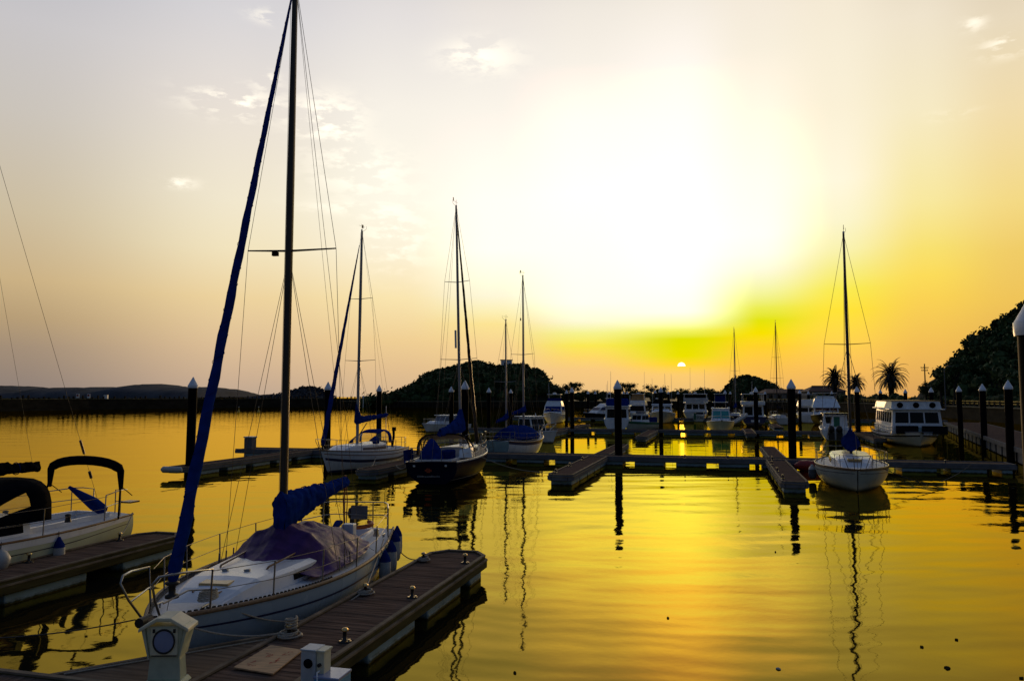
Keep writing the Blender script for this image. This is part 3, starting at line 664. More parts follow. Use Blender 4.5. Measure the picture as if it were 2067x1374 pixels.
pontoon('finger_pontoon', 'finger pontoon at left ending in a rounded white nose', -27.5, 47.5, -27.5, 34.3, 1.15, GFN, tipch=.45, **ge)
r = thing('bumper', M(-27.5, 34.2, .42), head(1, 0), 'rounded white dock bumper on the end of the left finger pontoon', 'bumper')
MB().tube([(0,-.62,0),(0,-.5,0),(0,.5,0),(0,.62,0)], [.08,.17,.17,.08], 12).build('bumper_body', fendw, r)
f2 = pontoon('finger_pontoon', 'finger pontoon lying between the white yacht and the navy yacht', -17.3, 47.5, -17.3, 35.6, 1.15, GFN, tipch=.35, **ge)
f3 = pontoon('finger_pontoon', 'short central finger pontoon reaching toward the camera left of the big pile', -7.35, 47.5, -7.35, 35.8, 1.2, GFN, tipch=.3, pitch=2.3, gap=.22, **ge)
f4 = pontoon('finger_pontoon', 'finger pontoon beside the bow of the right hand sailboat', 3.08, 47.5, 3.08, 35.6, 1.1, GFN, tipch=.2, pitch=2.6, gap=.7, **ge)
for f_ in (f3, f4):
    for y in (3., 7., 10.6): bollard(f_, .4, y)
for v, u1, lab in ((-7.35, 60.0, 'short stub pontoon running away behind the big centre pile'), (3.3, 59.8, 'short stub pontoon running away beside the thick pile right of centre')):
    pontoon('finger_pontoon', lab, v, 49.4, v, u1, 1.0, GFN, tipch=.25, **ge)
pontoon('finger_pontoon', 'stub pontoon running away behind the white sailing yacht', -27.5, 49.4, -27.5, 60, 1.0, GFN, tipch=.25, **ge)
p = M(-32.0, 47.8, FDK); r = thing('dock_box', p, -MA, 'small grey dock box on the far left end of the middle walkway', 'dock box')
bevel(MB().box(-.3,.3,-.3,.3,.05,.8).build('box_body', fascia, r), .03); bevel(MB().box(-.34,.34,-.34,.34,.81,.9).build('lid', boxw, r), .02)
Cw = pontoon('walkway', 'second walkway farther out with the cruisers moored behind it', -28.5, 87.1, 15.5, 87.1, 1.9, GA, pitch=2.5, gap=.75, bm=fascia, trimm=fascia, dk=plank2, bw_=.3)
pontoon('finger_pontoon', 'far finger pontoon left of the small white cabin boat bow', -17.2, 86.2, -17.2, 73.4, 1.1, GFN, tipch=.3, pitch=2.0, gap=.25, bm=fascia, trimm=trim, bw_=.3)
pontoon('finger_pontoon', 'far finger pontoon in front of the green striped boat', -7.1, 86.2, -7.1, 71.9, 1.0, GFN, tipch=.3, pitch=2., gap=.25, bm=fascia, trimm=trim, bw_=.3)
pontoon('finger_pontoon', 'far short finger pontoon right of the teal windscreen boat', 2.95, 93.5, 2.95, 80.6, 1.0, GFN, tipch=.2, bm=fascia, trimm=trim, bw_=.3)
pontoon('finger_pontoon', 'far finger pontoon left of the fishing boat stern', 6.8, 98, 6.8, 110, 1.0, GFN, tipch=.2, bm=fascia, trimm=trim, bw_=.3)
pontoon('finger_pontoon', 'far stub finger beside the left flybridge boat stern', -17.2, 88, -17.2, 102, 1.1, GFN, tipch=.2, bm=fascia, trimm=trim, bw_=.4)
D = pontoon('walkway', 'farthest walkway in front of the distant cruisers', -36, 134, 34, 134, 2., GA, pitch=2.5, gap=.75, bm=fascia, trimm=fascia, dk=plank2, bw_=.5)
# the wide gangway at right is turned a little off the grid
ra = at(2062, 924, FDK); rb = at(1948, 877, FDK); rc = at(1899, 857, FDK)
m = MB(); dr = (rb - ra).normalized(); nr = Vector((dr.y, -dr.x, 0)); Lr = 62
gr = thing('gangway', (ra + nr*2.0 - dr*6), math.atan2(-dr.x, dr.y), 'wide plank gangway along the far right with the row of piles', 'pontoon', GA)
for i in range(int(Lr/.3)): m.box(-1.9, 1.9, i*.3+.006, i*.3+.294, FDK-.05, FDK - (i*37 % 11)*.0006)
m.build('deck', plank, gr); t = MB()
for s in (-1, 1): t.box(min(s*2.0, s*1.9), max(s*2.0, s*1.9), 0, Lr, FDK-.27, FDK+.03)
t.build('side_beam', fascia, gr)
for i in range(20):
    y = i*3.0+.3; bevel(MB().box(-1.85, 1.85, y, y+2.2, -.45, FDK-.275).build('float', fascia, gr), .035)
pontoon('finger_pontoon', 'dark stub finger under the houseboat side', 13.6, 87, 13.6, 74, 1.0, GFN, tipch=.2, bm=fascia, trimm=trim, bw_=.3)
r = thing('float_roll', M(4.35, 46.9, .0), head(1, .05), 'red plastic boom float beside the right hand sailboat bow', 'boom float')
m = MB()
for i in range(6): m.lathe([(.12,-.02),(.3,.04),(.33,.16),(.3,.28),(.12,.34)], (0,0,0), 14)
m = MB(); m.tube([(0,-.3,.25)] + [(0, i*.3, .27+.0*i) for i in range(9)] + [(0,2.7,.25)], [.12]+[.33 if i % 2 else .29 for i in range(9)]+[.12], 14).build('float_body', redp, r)

# ------------------------------------------------------------------ boats: shared hull work
class Hull:
    def __init__(s, Ln, Bm, fb, fm, fs, tw=.7, tm=.42, draft=.45, rb=.6, rs=.0, p=2.2, full=2.4, flare=0., dbl=False, tz=-.05):
        s.L, s.B, s.fb, s.fm, s.fs, s.tw, s.tm, s.draft, s.rb, s.rs, s.p, s.full, s.flare, s.dbl, s.tz = Ln, Bm, fb, fm, fs, tw, tm, draft, rb, rs, p, full, flare, dbl, tz
    def hb(s, t):
        if t < s.tm: k = s.tw + (1-s.tw)*math.sin(PI/2*t/s.tm)
        else: k = 1 - ((t-s.tm)/(1-s.tm))**s.p
        return max(.012, s.B/2*k)
    def sh(s, t): return s.fs*(1-t)*(1-2*t) + 4*s.fm*t*(1-t) + s.fb*t*(2*t-1)
    def kb(s, t):
        b = -s.draft*(1 - max(0, (t-.55)/.45)**2.6); 
        if t < .3: b = lerp(s.tz, b, ease(t/.3))
        return b
    def pt(s, t, q, side=1, off=0.):
        """point on the skin, q 0 at the deck edge to 1 at the keel"""
        z = lerp(s.sh(t), s.kb(t), q); e = lerp(s.full, 1.25 - s.flare*.35, max(0, (t-.3)/.7)**1.3)
        x = s.hb(t)*max(0., 1-q**e)**.62 if s.flare == 0 else s.hb(t)*max(0., 1-q**e)**.62*(1 - s.flare*min(1, q*2)*max(0, t-.3)*.6)
        k = 1 - max(-.2, z/max(.1, s.sh(t)))
        y = (t-.5)*s.L - s.rb*t**6*k + s.rs*(1-t)**6*k
        return Vector((side*(x+off), y, z))
    def deck(s, t, f, dz=0.):
        return Vector((f*s.hb(t), (t-.5)*s.L, s.sh(t) + dz + .05*(1-f*f)))
    def tofy(s, y): return y/s.L + .5
    def skin(s, mat, r, nt=26, nq=10, name='hull'):
        rings = [[s.pt(i/nt, j/nq, 1) for j in range(nq+1)] + [s.pt(i/nt, j/nq, -1) for j in range(nq-1, -1, -1)] for i in range(nt+1)]
        return MB().loft(rings, False, (True, False), True).build(name, mat, r)
    def band(s, mat, r, q0, q1, name, t0=0., t1=1., nt=26, off=.006, transom=False):
        m = MB()
        for sd in (1, -1):
            rg_ = []
            for i in range(nt+1):
                t = lerp(t0, t1, i/nt); a, b = (q0(t), q1(t)) if callable(q0) else (q0, q1)
                pa, pb = s.pt(t, a, sd, off), s.pt(t, b, sd, off); rg_.append([pa, pb])
            m.loft(rg_, False, (False, False), True)
        return m.build(name, mat, r)
    def zq(s, z): return lambda t: max(0, min(1, (s.sh(t)-z)/(s.sh(t)-s.kb(t))))
    def deckmesh(s, mat, r, hole=None, nt=24, nf=8, name='deck', dz=-.02):
        m = MB()
        for i in range(nt):
            for j in range(nf):
                t0, t1, f0, f1 = i/nt, (i+1)/nt, j/nf*2-1, (j+1)/nf*2-1
                if hole and hole[0] <= (t0+t1)/2 <= hole[1] and abs((f0+f1)/2) < hole[2]: continue
                m.add([s.deck(t0,f0,dz), s.deck(t0,f1,dz), s.deck(t1,f1,dz), s.deck(t1,f0,dz)], [(0,1,2,3)], True)
        return m.build(name, mat, r)
    def well(s, mat, r, t0, t1, f, depth=.45, name='cockpit', seatm=None):
        m = MB(); y0, y1 = (t0-.5)*s.L, (t1-.5)*s.L; w0, w1 = s.hb(t0)*f, s.hb(t1)*f; z = s.sh((t0+t1)/2)+.12; zf = z-.12-depth; th = .05
        def wl(a, b, c, d): m.hexa([(a[0],a[1],zf),(b[0],b[1],zf),(c[0],c[1],zf),(d[0],d[1],zf)], [(a[0],a[1],z),(b[0],b[1],z),(c[0],c[1],z),(d[0],d[1],z)])
        wl((w0,y0),(w0+th*2,y0),(w1+th*2,y1),(w1,y1)); wl((-w0-th*2,y0),(-w0,y0),(-w1,y1),(-w1-th*2,y1))
        wl((-w0,y0-.08),(w0,y0-.08),(w0,y0),(-w0,y0)); wl((-w1,y1),(w1,y1),(w1,y1+.03),(-w1,y1+.03))
        m.add([(-w0,y0,zf+.01),(w0,y0,zf+.01),(w1,y1,zf+.01),(-w1,y1,zf+.01)], [(0,1,2,3)])
        m.hexa([(w0*.55,y0,zf+.01),(w0,y0,zf+.01),(w1,y1,zf+.01),(w1*.55,y1,zf+.01)], [(w0*.55,y0,zf+.3),(w0,y0,zf+.3),(w1,y1,zf+.3),(w1*.55,y1,zf+.3)])
        m.hexa([(-w0,y0,zf+.01),(-w0*.55,y0,zf+.01),(-w1*.55,y1,zf+.01),(-w1,y1,zf+.01)], [(-w0,y0,zf+.3),(-w0*.55,y0,zf+.3),(-w1*.55,y1,zf+.3),(-w1,y1,zf+.3)])
        return m.build(name, mat, r)
    def rail(s, mat, r, rad_=.03, name='toe_rail', dz=.015, nt=24, t0=0., t1=1., inset=0.):
        m = MB()
        for sd in (1, -1): m.tube([Vector((sd*max(.0, s.hb(lerp(t0,t1,i/nt))-inset), (lerp(t0,t1,i/nt)-.5)*s.L, s.sh(lerp(t0,t1,i/nt))+dz)) for i in range(nt+1)], rad_, 6)
        return m.build(name, mat, r)
    def lifelines(s, r, ts, h=.6, inset=.06, rad_=.014, mids=True, mat=steel, wr=.006, wt0=None, wt1=None):
        for sd in (1, -1):
            tops = []
            for t in ts:
                b = Vector((sd*(s.hb(t)-inset), (t-.5)*s.L, s.sh(t))); MB().tube([b, b+Vector((sd*.02,0,h))], rad_, 6).build('stanchion', mat, r); tops.append(b+Vector((sd*.02,0,h)))
            e0 = [Vector((sd*(s.hb(wt0)-inset), (wt0-.5)*s.L, s.sh(wt0)+h))] if wt0 is not None else []
            e1 = [Vector((sd*(s.hb(wt1)-inset), (wt1-.5)*s.L, s.sh(wt1)+h))] if wt1 is not None else []
            pts = e0 + tops + e1
            MB().tube(pts, wr, 4).build('lifeline', wire, r)
            if mids: MB().tube([p_-Vector((0,0,h*.48)) for p_ in pts], wr, 4).build('lifeline', wire, r)
    def pulpit(s, r, t0=.9, h=.62, rad_=.016, mat=steel, over=.22):
        m = MB(); z1 = s.sh(1)+h; b = s.hb(t0); yb, yt = (t0-.5)*s.L, s.L/2
        for sd in (1, -1):
            m.tube([(sd*(b-.05), yb, s.sh(t0)), (sd*(b-.02), yb, s.sh(t0)+h), (sd*b*.8, lerp(yb, yt+over, .5), z1-.01), (sd*.2, yt+over*.8, z1), (sd*.17, yt+over, z1-.1), (sd*.12, yt-.1, s.sh(1)+.02)], rad_, 6)
            tm_ = lerp(t0, 1, .5); m.tube([(sd*(s.hb(tm_)-.03), (tm_-.5)*s.L, s.sh(tm_)), (sd*b*.8, lerp(yb, yt+over, .5), z1-.01)], rad_, 6)
        m.tube([(.2, yt+over*.8, z1), (0, yt+over*1.02, z1), (-.2, yt+over*.8, z1)], rad_, 6)
        return m.build('pulpit', mat, r)
    def pushpit(s, r, t0=.1, h=.62, rad_=.016, mat=steel):
        m = MB(); b0, b1 = s.hb(t0)-.05, s.hb(0)-.06; y0, y1 = (t0-.5)*s.L, -s.L/2+.06; zz = s.sh(0)
        for hh in (h, h*.52): m.tube([(b0,y0,zz+hh),(b1,y1+.25,zz+hh),(b1*.8,y1,zz+hh),(-b1*.8,y1,zz+hh),(-b1,y1+.25,zz+hh),(-b0,y0,zz+hh)], rad_ if hh == h else rad_*.75, 6)
        for x, y in ((b0,y0),(b1,y1+.25),(b1*.45,y1),(-b1*.45,y1),(-b1,y1+.25),(-b0,y0)): m.tube([(x,y,zz-.02),(x,y,zz+h)], rad_, 6)
        return m.build('pushpit', mat, r)

def trunk_cabin(H, mat, r, t0, t1, wf, h0, h1, name='cabin', fr=.6, winm=glass, wins=None, nt=10, base_dz=.0):
    """low coachroof; h0 at the aft end, h1 at the front where it slopes to the deck over fr metres"""
    st = []; L0, L1 = (t0-.5)*H.L, (t1-.5)*H.L
    for i in range(nt+1):
        y = lerp(L0, L1, i/nt); t = H.tofy(y); w = min(H.hb(t)*wf, H.hb(t)-.22 if H.hb(t) > .5 else H.hb(t)*.55); h = lerp(h0, h1, i/nt)
        if y > L1 - fr: h *= max(.05, 1-((y-(L1-fr))/fr)**1.6)
        st.append((y, w, H.sh(t)+base_dz, h))
    rings = [[(-w,y,z-.03),(-w*.95,y,z+h*.78),(-w*.82,y,z+h*.96),(-w*.4,y,z+h*1.05),(0,y,z+h*1.08),(w*.4,y,z+h*1.05),(w*.82,y,z+h*.96),(w*.95,y,z+h*.78),(w,y,z-.03)] for y, w, z, h in st]
    cab = MB().loft(rings, False, (True, True), False).build(name, mat, r)
    def side(y, f, sd, off=.012):
        for (ya, wa, za, ha), (yb, wb, zb, hb_) in zip(st, st[1:]):
            if ya <= y <= yb:
                k = (y-ya)/(yb-ya); w, z, h = lerp(wa,wb,k), lerp(za,zb,k), lerp(ha,hb_,k); return Vector((sd*(w*lerp(1,.95,f)+off), y, z+h*.78*f))
        return Vector((0,y,0))
    if wins:
        for (a, b, f0, f1) in wins:
            for sd in (1, -1):
                m = MB(); n_ = 6; rg_ = []
                for i in range(n_+1):
                    y = lerp(lerp(L0,L1,a), lerp(L0,L1,b), i/n_); rg_.append([side(y,f0,sd,.002),side(y,f0,sd),side(y,f1,sd),side(y,f1,sd,.002)])
                m.loft(rg_, True, (True, True), False).build('window', winm, cab)
    return cab, st

def rig(r, my, zb, zt, sp, chain, bow, stern, rake=.0, mw=.075, spar=alu, jib=None, jibr=.09, boom=None, coverm=blue, cover=None, shr=.006, backstay=True, forestay=True, vane=True, chain_y=None, hs=1.0, drop=.08):
    """mast at local y=my from zb to zt with spreaders [(z, half length)], chain=(x,z) of the shroud plates"""
    top = Vector((0, my-rake, zt))
    def mp_(z): return Vector((0, my-rake*(z-zb)/(zt-zb), z))
    m = MB(); n_ = 12; rings = []
    for i in range(9):
        z = lerp(zb, zt, i/8); c = mp_(z); k = 1 if i < 6 else lerp(1, .72, (i-5)/3)
        rings.append([(c.x+mw*.72*k*math.cos(2*PI*j/n_), c.y+mw*k*math.sin(2*PI*j/n_), z) for j in range(n_)])
    m.loft(rings, True, (True, True), True); ms = m.build('mast', spar, r)
    cy = my-.12 if chain_y is None else chain_y
    for z, hl in sp:
        c = mp_(z)
        for sd in (1, -1):
            MB().tube([c+Vector((sd*mw*.5,0,0)), c+Vector((sd*hl,-.12,.05))], [.024,.015], 6).build('spreader', spar, ms)
    for sd in (1, -1):
        pl = Vector((sd*chain[0], cy, chain[1])); pts = [pl] + [mp_(z)+Vector((sd*hl,-.12,.05)) for z, hl in sp] + [mp_(zb+(zt-zb)*hs)]
        MB().tube(pts, shr, 4).build('shroud', wire, r)
        for dy in (.28, -.3): MB().tube([Vector((sd*(chain[0]-.03), cy+dy, chain[1])), mp_(sp[0][0]-.1)], shr, 4).build('shroud', wire, r)
    if forestay: MB().tube([Vector(bow), mp_(zb+(zt-zb)*hs*.995)], shr, 4).build('forestay', wire, r)
    if backstay: MB().tube([Vector(stern), top], shr, 4).build('backstay', wire, r)
    MB().tube([mp_(zb+.9)+Vector((.05,.1,0)), mp_(zt-.1)+Vector((.04,.1,0))], shr*.8, 4).build('halyard', rope, ms)
    MB().tube([mp_(zb+.9)+Vector((-.09,.0,0)), mp_(zt-.2)+Vector((-.05,0,0))], shr*.8, 4).build('halyard', ropedk, ms)
    if vane:
        v = MB().tube([top, top+Vector((0,.05,.42))], .01, 4); v.tube([top+Vector((-.05,-.25,.28)), top+Vector((.02,.3,.3))], .008, 4); v.box(-.01,.01,.2,.34,zt+.2,zt+.4)
        v.tube([top+Vector((0,-.1,0)), top+Vector((-.12,-.3,.18)), top+Vector((-.12,-.3,.34))], .009, 4); v.build('wind_vane', wire, ms)
        MB().lathe([(.03,0),(.05,.02),(.05,.09),(.01,.12)], tuple(top+Vector((0,.02,0))), 8).build('masthead_light', whitep, ms)
    if jib:
        a, b = Vector(bow)+(mp_(zt*.999)-Vector(bow))*jib[0], Vector(bow)+(mp_(zb+(zt-zb)*hs)-Vector(bow))*jib[1]; rg_ = random.Random(4); n_ = 46; pts, rs = [], []
        for i in range(n_+1):
            k = i/n_; q = a.lerp(b, k); q.x += .012*math.sin(i*1.3)*(1-k); pts.append(q); rs.append(max(.02, jibr*(1-k)**.75*(1+.09*math.sin(i*2.1)+.06*rg_.random()) + .018) if k > .02 else jibr*.75)
        jo = MB().tube(pts, rs, 10).build('furled_jib', jib[2], r)
        sp_ = []
        for i in range(400):
            k = i/400*.97; q = a.lerp(b, k); rr = jibr*(1-k)**.75*1.06 + .019; sp_.append(q + Vector((rr*math.cos(i*.55), rr*math.sin(i*.55), 0)))
        MB().tube(sp_, .005, 3).build('leech_seam', blued, jo)
        MB().lathe([(.03,-.22),(.1,-.2),(.1,-.16),(.05,-.14),(.05,-.02),(.1,0),(.1,.03),(.03,.05)], tuple(a), 12).build('furling_drum', iron, jo)
    if boom:
        (by, bz0, bz1) = boom      # aft end y, heights at mast and end
        bm_ = MB().tube([mp_(bz0)+Vector((0,-mw,0)), Vector((0, by, bz1))], .05, 8).build('boom', spar, r)
        if cover:
            h0, h1, up, wdt = cover; rings = []; n_ = 14; ks = 26; rg_ = random.Random(int(abs(my*100)))
            for i in range(ks+1):
                k = i/ks; y = lerp(my+mw+.05, by-.08, k); zc = lerp(bz0, bz1, k)
                hh = lerp(h0, h1, ease(k*1.25)); upz = up*max(0, 1-k/.16)**1.3; dn = .10 + drop*(1-k)**1.3; ww = wdt*lerp(1, .55, k)*(1+.10*math.sin(i*1.9)+.07*rg_.uniform(-1,1))*(1 if k < .97 else .6)
                if k < .03: ww *= .75
                ring = []
                for j in range(n_):
                    t = 2*PI*j/n_; cz = math.sin(t); zz = zc + (cz*(hh+upz) if cz > 0 else cz*dn); wx = ww*math.cos(t)*(1 if cz < .2 else lerp(1, .45, (cz-.2)/.8)); ring.append((wx*(1+.06*math.sin(j*3+i)), y, zz))
                rings.append(ring)
            cv = MB().loft(rings, True, (True, True), True).build('sail_cover', coverm, bm_); wrinkle(cv, .10, .16, 2)
            for k in (.3, .55, .8):
                ti = MB(); y = lerp(my, by, k); zc = lerp(bz0, bz1, k); hh = lerp(h0, h1, ease(k*1.25)); ti.tube([(wdt*.8*math.cos(a_*PI/6), y, zc+math.sin(a_*PI/6)*(hh*1.03 if a_ < 7 else .13)) for a_ in range(13)], .012, 4); ti.build('sail_tie', blued, cv)
        MB().tube([Vector((0,by+.1,bz1)), top], shr*.7, 4).build('topping_lift', wire, r)
    return ms

def fender(loc, hang, s=1., label='', group='fenders hanging from boats', ball=False, topm=blued, bodym=fendw):
    r = thing('fender', loc, 0, label, 'fender', group)
    if ball: MB().lathe([(.02,.02),(.13,.06),(.2,.2),(.2,.3),(.13,.42),(.04,.48)], n=16).build('fender_body', bodym, r)
    else:
        MB().lathe([(.02,-.02),(.08*s,.0),(.115*s,.06),(.125*s,.2),(.12*s,.46)], n=16).build('fender_body', bodym, r)
        MB().lathe([(.122*s,.461),(.10*s,.54),(.04*s,.66),(.025*s,.70)], n=16).build('fender_cap', topm, r)
    MB().tube([Vector((0,0,.45)), Vector(hang)-Vector(loc)], .009, 5).build('lanyard', ropedk, r)
def local(o_loc, rz, p):
    c, s_ = math.cos(rz), math.sin(rz); return Vector((o_loc[0]+p[0]*c-p[1]*s_, o_loc[1]+p[0]*s_+p[1]*c, (o_loc[2] if len(o_loc) > 2 else 0)+p[2]))
def place(bow, stern):                              # root position and heading from bow and stern in marina (v,u)
    a, b = M(*bow), M(*stern); d = a-b; return ((a+b)/2), math.atan2(-d.x, d.y), d.length
def line(name, a, b, drop, label, r_=.014, mat=rope, group='mooring lines'):
    return tag(MB().tube(sag(a, b, drop), r_, 6).build(name, mat), label, 'rope', group)

# ---------------- the near sailboat
loc, rz, Ln = place((-7.86, 9.35), (-8.95, 18.2)); NB = (loc, rz)
b = thing('sailboat', loc, rz, 'large white and blue sailboat in front with a purple tarpaulin and blue furled headsail', 'sailboat')
H = Hull(Ln, 3.0, 1.02, .82, .86, tw=.60, tm=.46, rb=.75, rs=-.05, full=2.6, draft=.5)
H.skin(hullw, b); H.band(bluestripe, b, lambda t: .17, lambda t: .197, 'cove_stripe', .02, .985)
H.band(bluestripe, b, H.zq(.12), H.zq(.04), 'boot_stripe', .02, .97)
H.deckmesh(deckw, b, hole=(.06, .36, .5)); H.well(gel, b, 1.5/24, 8.5/24, .5, .4); H.rail(teak, b, .036, dz=.025)
# perforated aluminium toe rail on the foredeck
for sd in (1, -1):
    m = MB(); rings = []
    for i in range(120):
        t = lerp(.60, .985, i/119); y = (t-.5)*H.L; x = sd*(H.hb(t)-.06); z0 = H.sh(t)-.01; z1 = z0 + (.085 if i % 3 else .03)
        rings.append([(x-.01,y,z0),(x+.01,y,z0),(x+.01,y,z1),(x-.01,y,z1)])
    m.loft(rings, True, (True, True), False).build('slotted_rail', iron, b)
cab, st = trunk_cabin(H, gel, b, .34, .86, .62, .36, .26, fr=1.0, wins=[(.06,.34,.3,.8),(.4,.6,.32,.78)])
hy = .27*H.L; zc_ = H.sh(.77)+.21
ht = MB(); ht.hexa([(-.28,hy-.27,zc_),(.28,hy-.27,zc_),(.26,hy+.27,zc_-.03),(-.26,hy+.27,zc_-.03)], [(-.28,hy-.27,zc_+.06),(.28,hy-.27,zc_+.06),(.26,hy+.27,zc_+.035),(-.26,hy+.27,zc_+.035)])
bevel(ht.build('hatch', hatchm, b), .02)
sh_ = MB(); y0 = (.34-.5)*H.L; sh_.hexa([(-.36,y0-.02,1.19),(.36,y0-.02,1.19),(.33,y0+.85,1.22),(-.33,y0+.85,1.22)], [(-.36,y0-.02,1.27),(.36,y0-.02,1.27),(.33,y0+.85,1.28),(-.33,y0+.85,1.28)])
bevel(sh_.build('sliding_hatch', gel, b), .02); MB().box(-.4,.4,y0-.06,y0-.025,1.27,1.31).build('hatch_rim', black, b)
for sd in (1,-1): gm = MB(); gm.tube([(sd*.5, .4, 1.17),(sd*.5,.5,1.24),(sd*.45,1.6,1.2),(sd*.42,1.7,1.12)], .018, 6); gm.build('grab_rail', wood, b)
H.lifelines(b, [.32,.48,.64,.78], h=.6, wt0=.12, wt1=.9); 
# split bow rail: two separate horns
m = MB()
for sd in (1, -1):
    bt = .905; bb = H.hb(bt); yb = (bt-.5)*H.L; yt = H.L/2
    m.tube([(sd*(bb-.04), yb, H.sh(bt)), (sd*(bb-.0), yb+.02, H.sh(bt)+.64), (sd*(bb*.75), yt-.2, 1.68), (sd*.27, yt+.16, 1.70), (sd*.24, yt+.26, 1.62), (sd*.20, yt+.12, 1.36), (sd*.14, yt-.14, 1.02)], .017, 8)
    m.tube([(sd*.25, yt+.0, 1.30), (sd*(bb*.62), yt-.5, 1.36), (sd*(bb-.03), yb+.02, H.sh(bt)+.34)], .013, 6)
m.build('pulpit', steel, b)
H.pushpit(b, .12, .66)
ra_ = rig(b, .07, 1.15, 12.9, [(7.15,.95)], (1.25,.86), (0, H.L/2-.5, 1.06), (0, -H.L/2+.1, .9), rake=.05, mw=.10, spar=darkspar, jib=(.03, .955, blue), jibr=.080, boom=(-3.45, 2.08, 2.13), cover=(.24,.13,.03,.19), drop=.52, shr=.0055)
MB().box(.30,.42,-.13,-.05,7.08,7.16).build('deck_light', black, b)
bc = MB(); bc.tube([(0,-3.4,2.3),(.03,-3.4,1.7),(.0,-3.42,.95)], .016, 6); bc.tube([(0,-3.4,2.3),(-.05,-3.42,1.7),(-.02,-3.44,.95)], .012, 6); bc.build('mainsheet', redp, b)
for sd in (1,-1): wn = MB(); wn.lathe([(.075,0),(.06,.05),(.05,.1),(.065,.15),(.03,.17)], (sd*1.02,-2.7,.99), 12); wn.build('winch', steel, b)
om = MB(); om.lathe([(.02,0),(.11,.02),(.14,.12),(.12,.26),(.05,.3)], (.25,-H.L/2-.22,1.05), 12); om.box(.19,.31,-H.L/2-.30,-H.L/2-.14,-.3,1.06); om.tube([(.25,-H.L/2-.15,1.2),(.3,-H.L/2+.35,1.3)], .02, 6); om.build('outboard_motor', iron, b)
bevel(MB().box(-.22,.22,-H.L/2-.0,-H.L/2+.035,1.08,1.42).build('stern_board', fascia, b), .01)
MB().tube([(.05,-2.8,1.1),(.1,-3.2,1.17),(.2,-3.7,1.12)], [.06,.085,.05], 10).build('tiller_cover', blued, b)
MB().tube([Vector((-.45,-3.5,1.04))+Vector((.2*math.cos(a_*.5),.2*math.sin(a_*.5),.012*a_)) for a_ in range(10)], .05, 8).build('rescue_ring', orange, b)
bx = MB(); bx.box(-.72,-.45,-2.2,-1.98,1.0,1.36); bevel(bx.build('instrument_box', whitep, b), .02)
MB().tube([(.03,H.L/2-.12,1.05),(.03,H.L/2+.12,1.05)], .07, 10).build('bow_roller', iron, b)
for sd in (1,-1): tk = MB(); tk.tube([(sd*.42,2.0,1.045),(sd*.22,2.9,1.06)], .016, 5); tk.build('jib_track', wood, b)
for sd in (1,-1):
    for t in (.9, .12):
        x, y, z = sd*(H.hb(t)-.16), (t-.5)*H.L, H.sh(t)+.03; c_ = MB().tube([(x,y-.11,z+.05),(x,y,z+.055),(x,y+.11,z+.05)], [.012,.018,.012], 8); c_.tube([(x,y-.04,z-.02),(x,y-.04,z+.05)], .012, 6); c_.tube([(x,y+.04,z-.02),(x,y+.04,z+.05)], .012, 6); c_.build('cleat', steel, b)
rc = [Vector((-.28+.13*math.cos(i*.6)*(1-.006*i), H.L/2-1.15+.2*math.sin(i*.6+.01*i)*(1-.006*i), 1.075+.0022*i)) for i in range(60)]
MB().tube(rc, .013, 5).build('coiled_line', rope, b)
for x, y in ((.18, 1.95), (-.2, 1.9)): MB().lathe([(.07,0),(.075,.02),(.05,.06),(.06,.09),(.01,.1)], (x, y, 1.12), 12).build('deck_vent', steel, b)
for sd in (1,-1):
    for dy in (-.42, -.12, .16): MB().tube([(sd*(1.25-.0), .07+dy, .86),(sd*1.235, .07+dy*.98, 1.12)], .014, 6).build('turnbuckle', steel, b)
# tarpaulin tent slung from the mast over the coachroof
rt = thing('tarpaulin', loc, rz, 'purple tarpaulin tied as a tent over the cabin of the near sailboat', 'tarpaulin')
m = MB(); rows = [(1.15,1.16,1.12,.93),(.98,1.22,1.14,.91),(.5,1.46,1.2,.90),(.07,1.80,1.24,.89),(-.3,1.68,1.26,.89),(-.8,1.62,1.27,.91),(-1.2,1.60,1.26,.92),(-1.65,1.46,1.2,.94),(-2.1,1.18,1.05,.98)]
rg_ = random.Random(2); rings = []
for y, zr, w_, ze in rows:
    ring = []
    for f_ in (-1,-.86,-.66,-.45,-.24,-.07,.07,.24,.45,.66,.86,1):
        a_ = abs(f_); z = lerp(zr, ze, a_) + .10*math.sin(PI*a_)*(0 if y > .3 else .9) - .05*math.sin(3*PI*a_)*(0 if y > .9 else 1); ring.append((f_*w_, y + (.05*math.sin(f_*9) if y < 0 else 0), z))
    rings.append(ring)
m.loft(rings, False, (False, False), False); tp = m.build('cover_sheet', purple, rt); wrinkle(tp, .07, .35, 3); so_ = tp.modifiers.new('thick', 'SOLIDIFY'); so_.thickness = .008
m = MB()
for y, zr, w_, ze in rows[1:8:2]:
    for sd in (1,-1): m.tube([(sd*w_,y,ze),(sd*(w_+.12),y,.87)], .006, 4)
m.build('tie_cord', rope, rt)
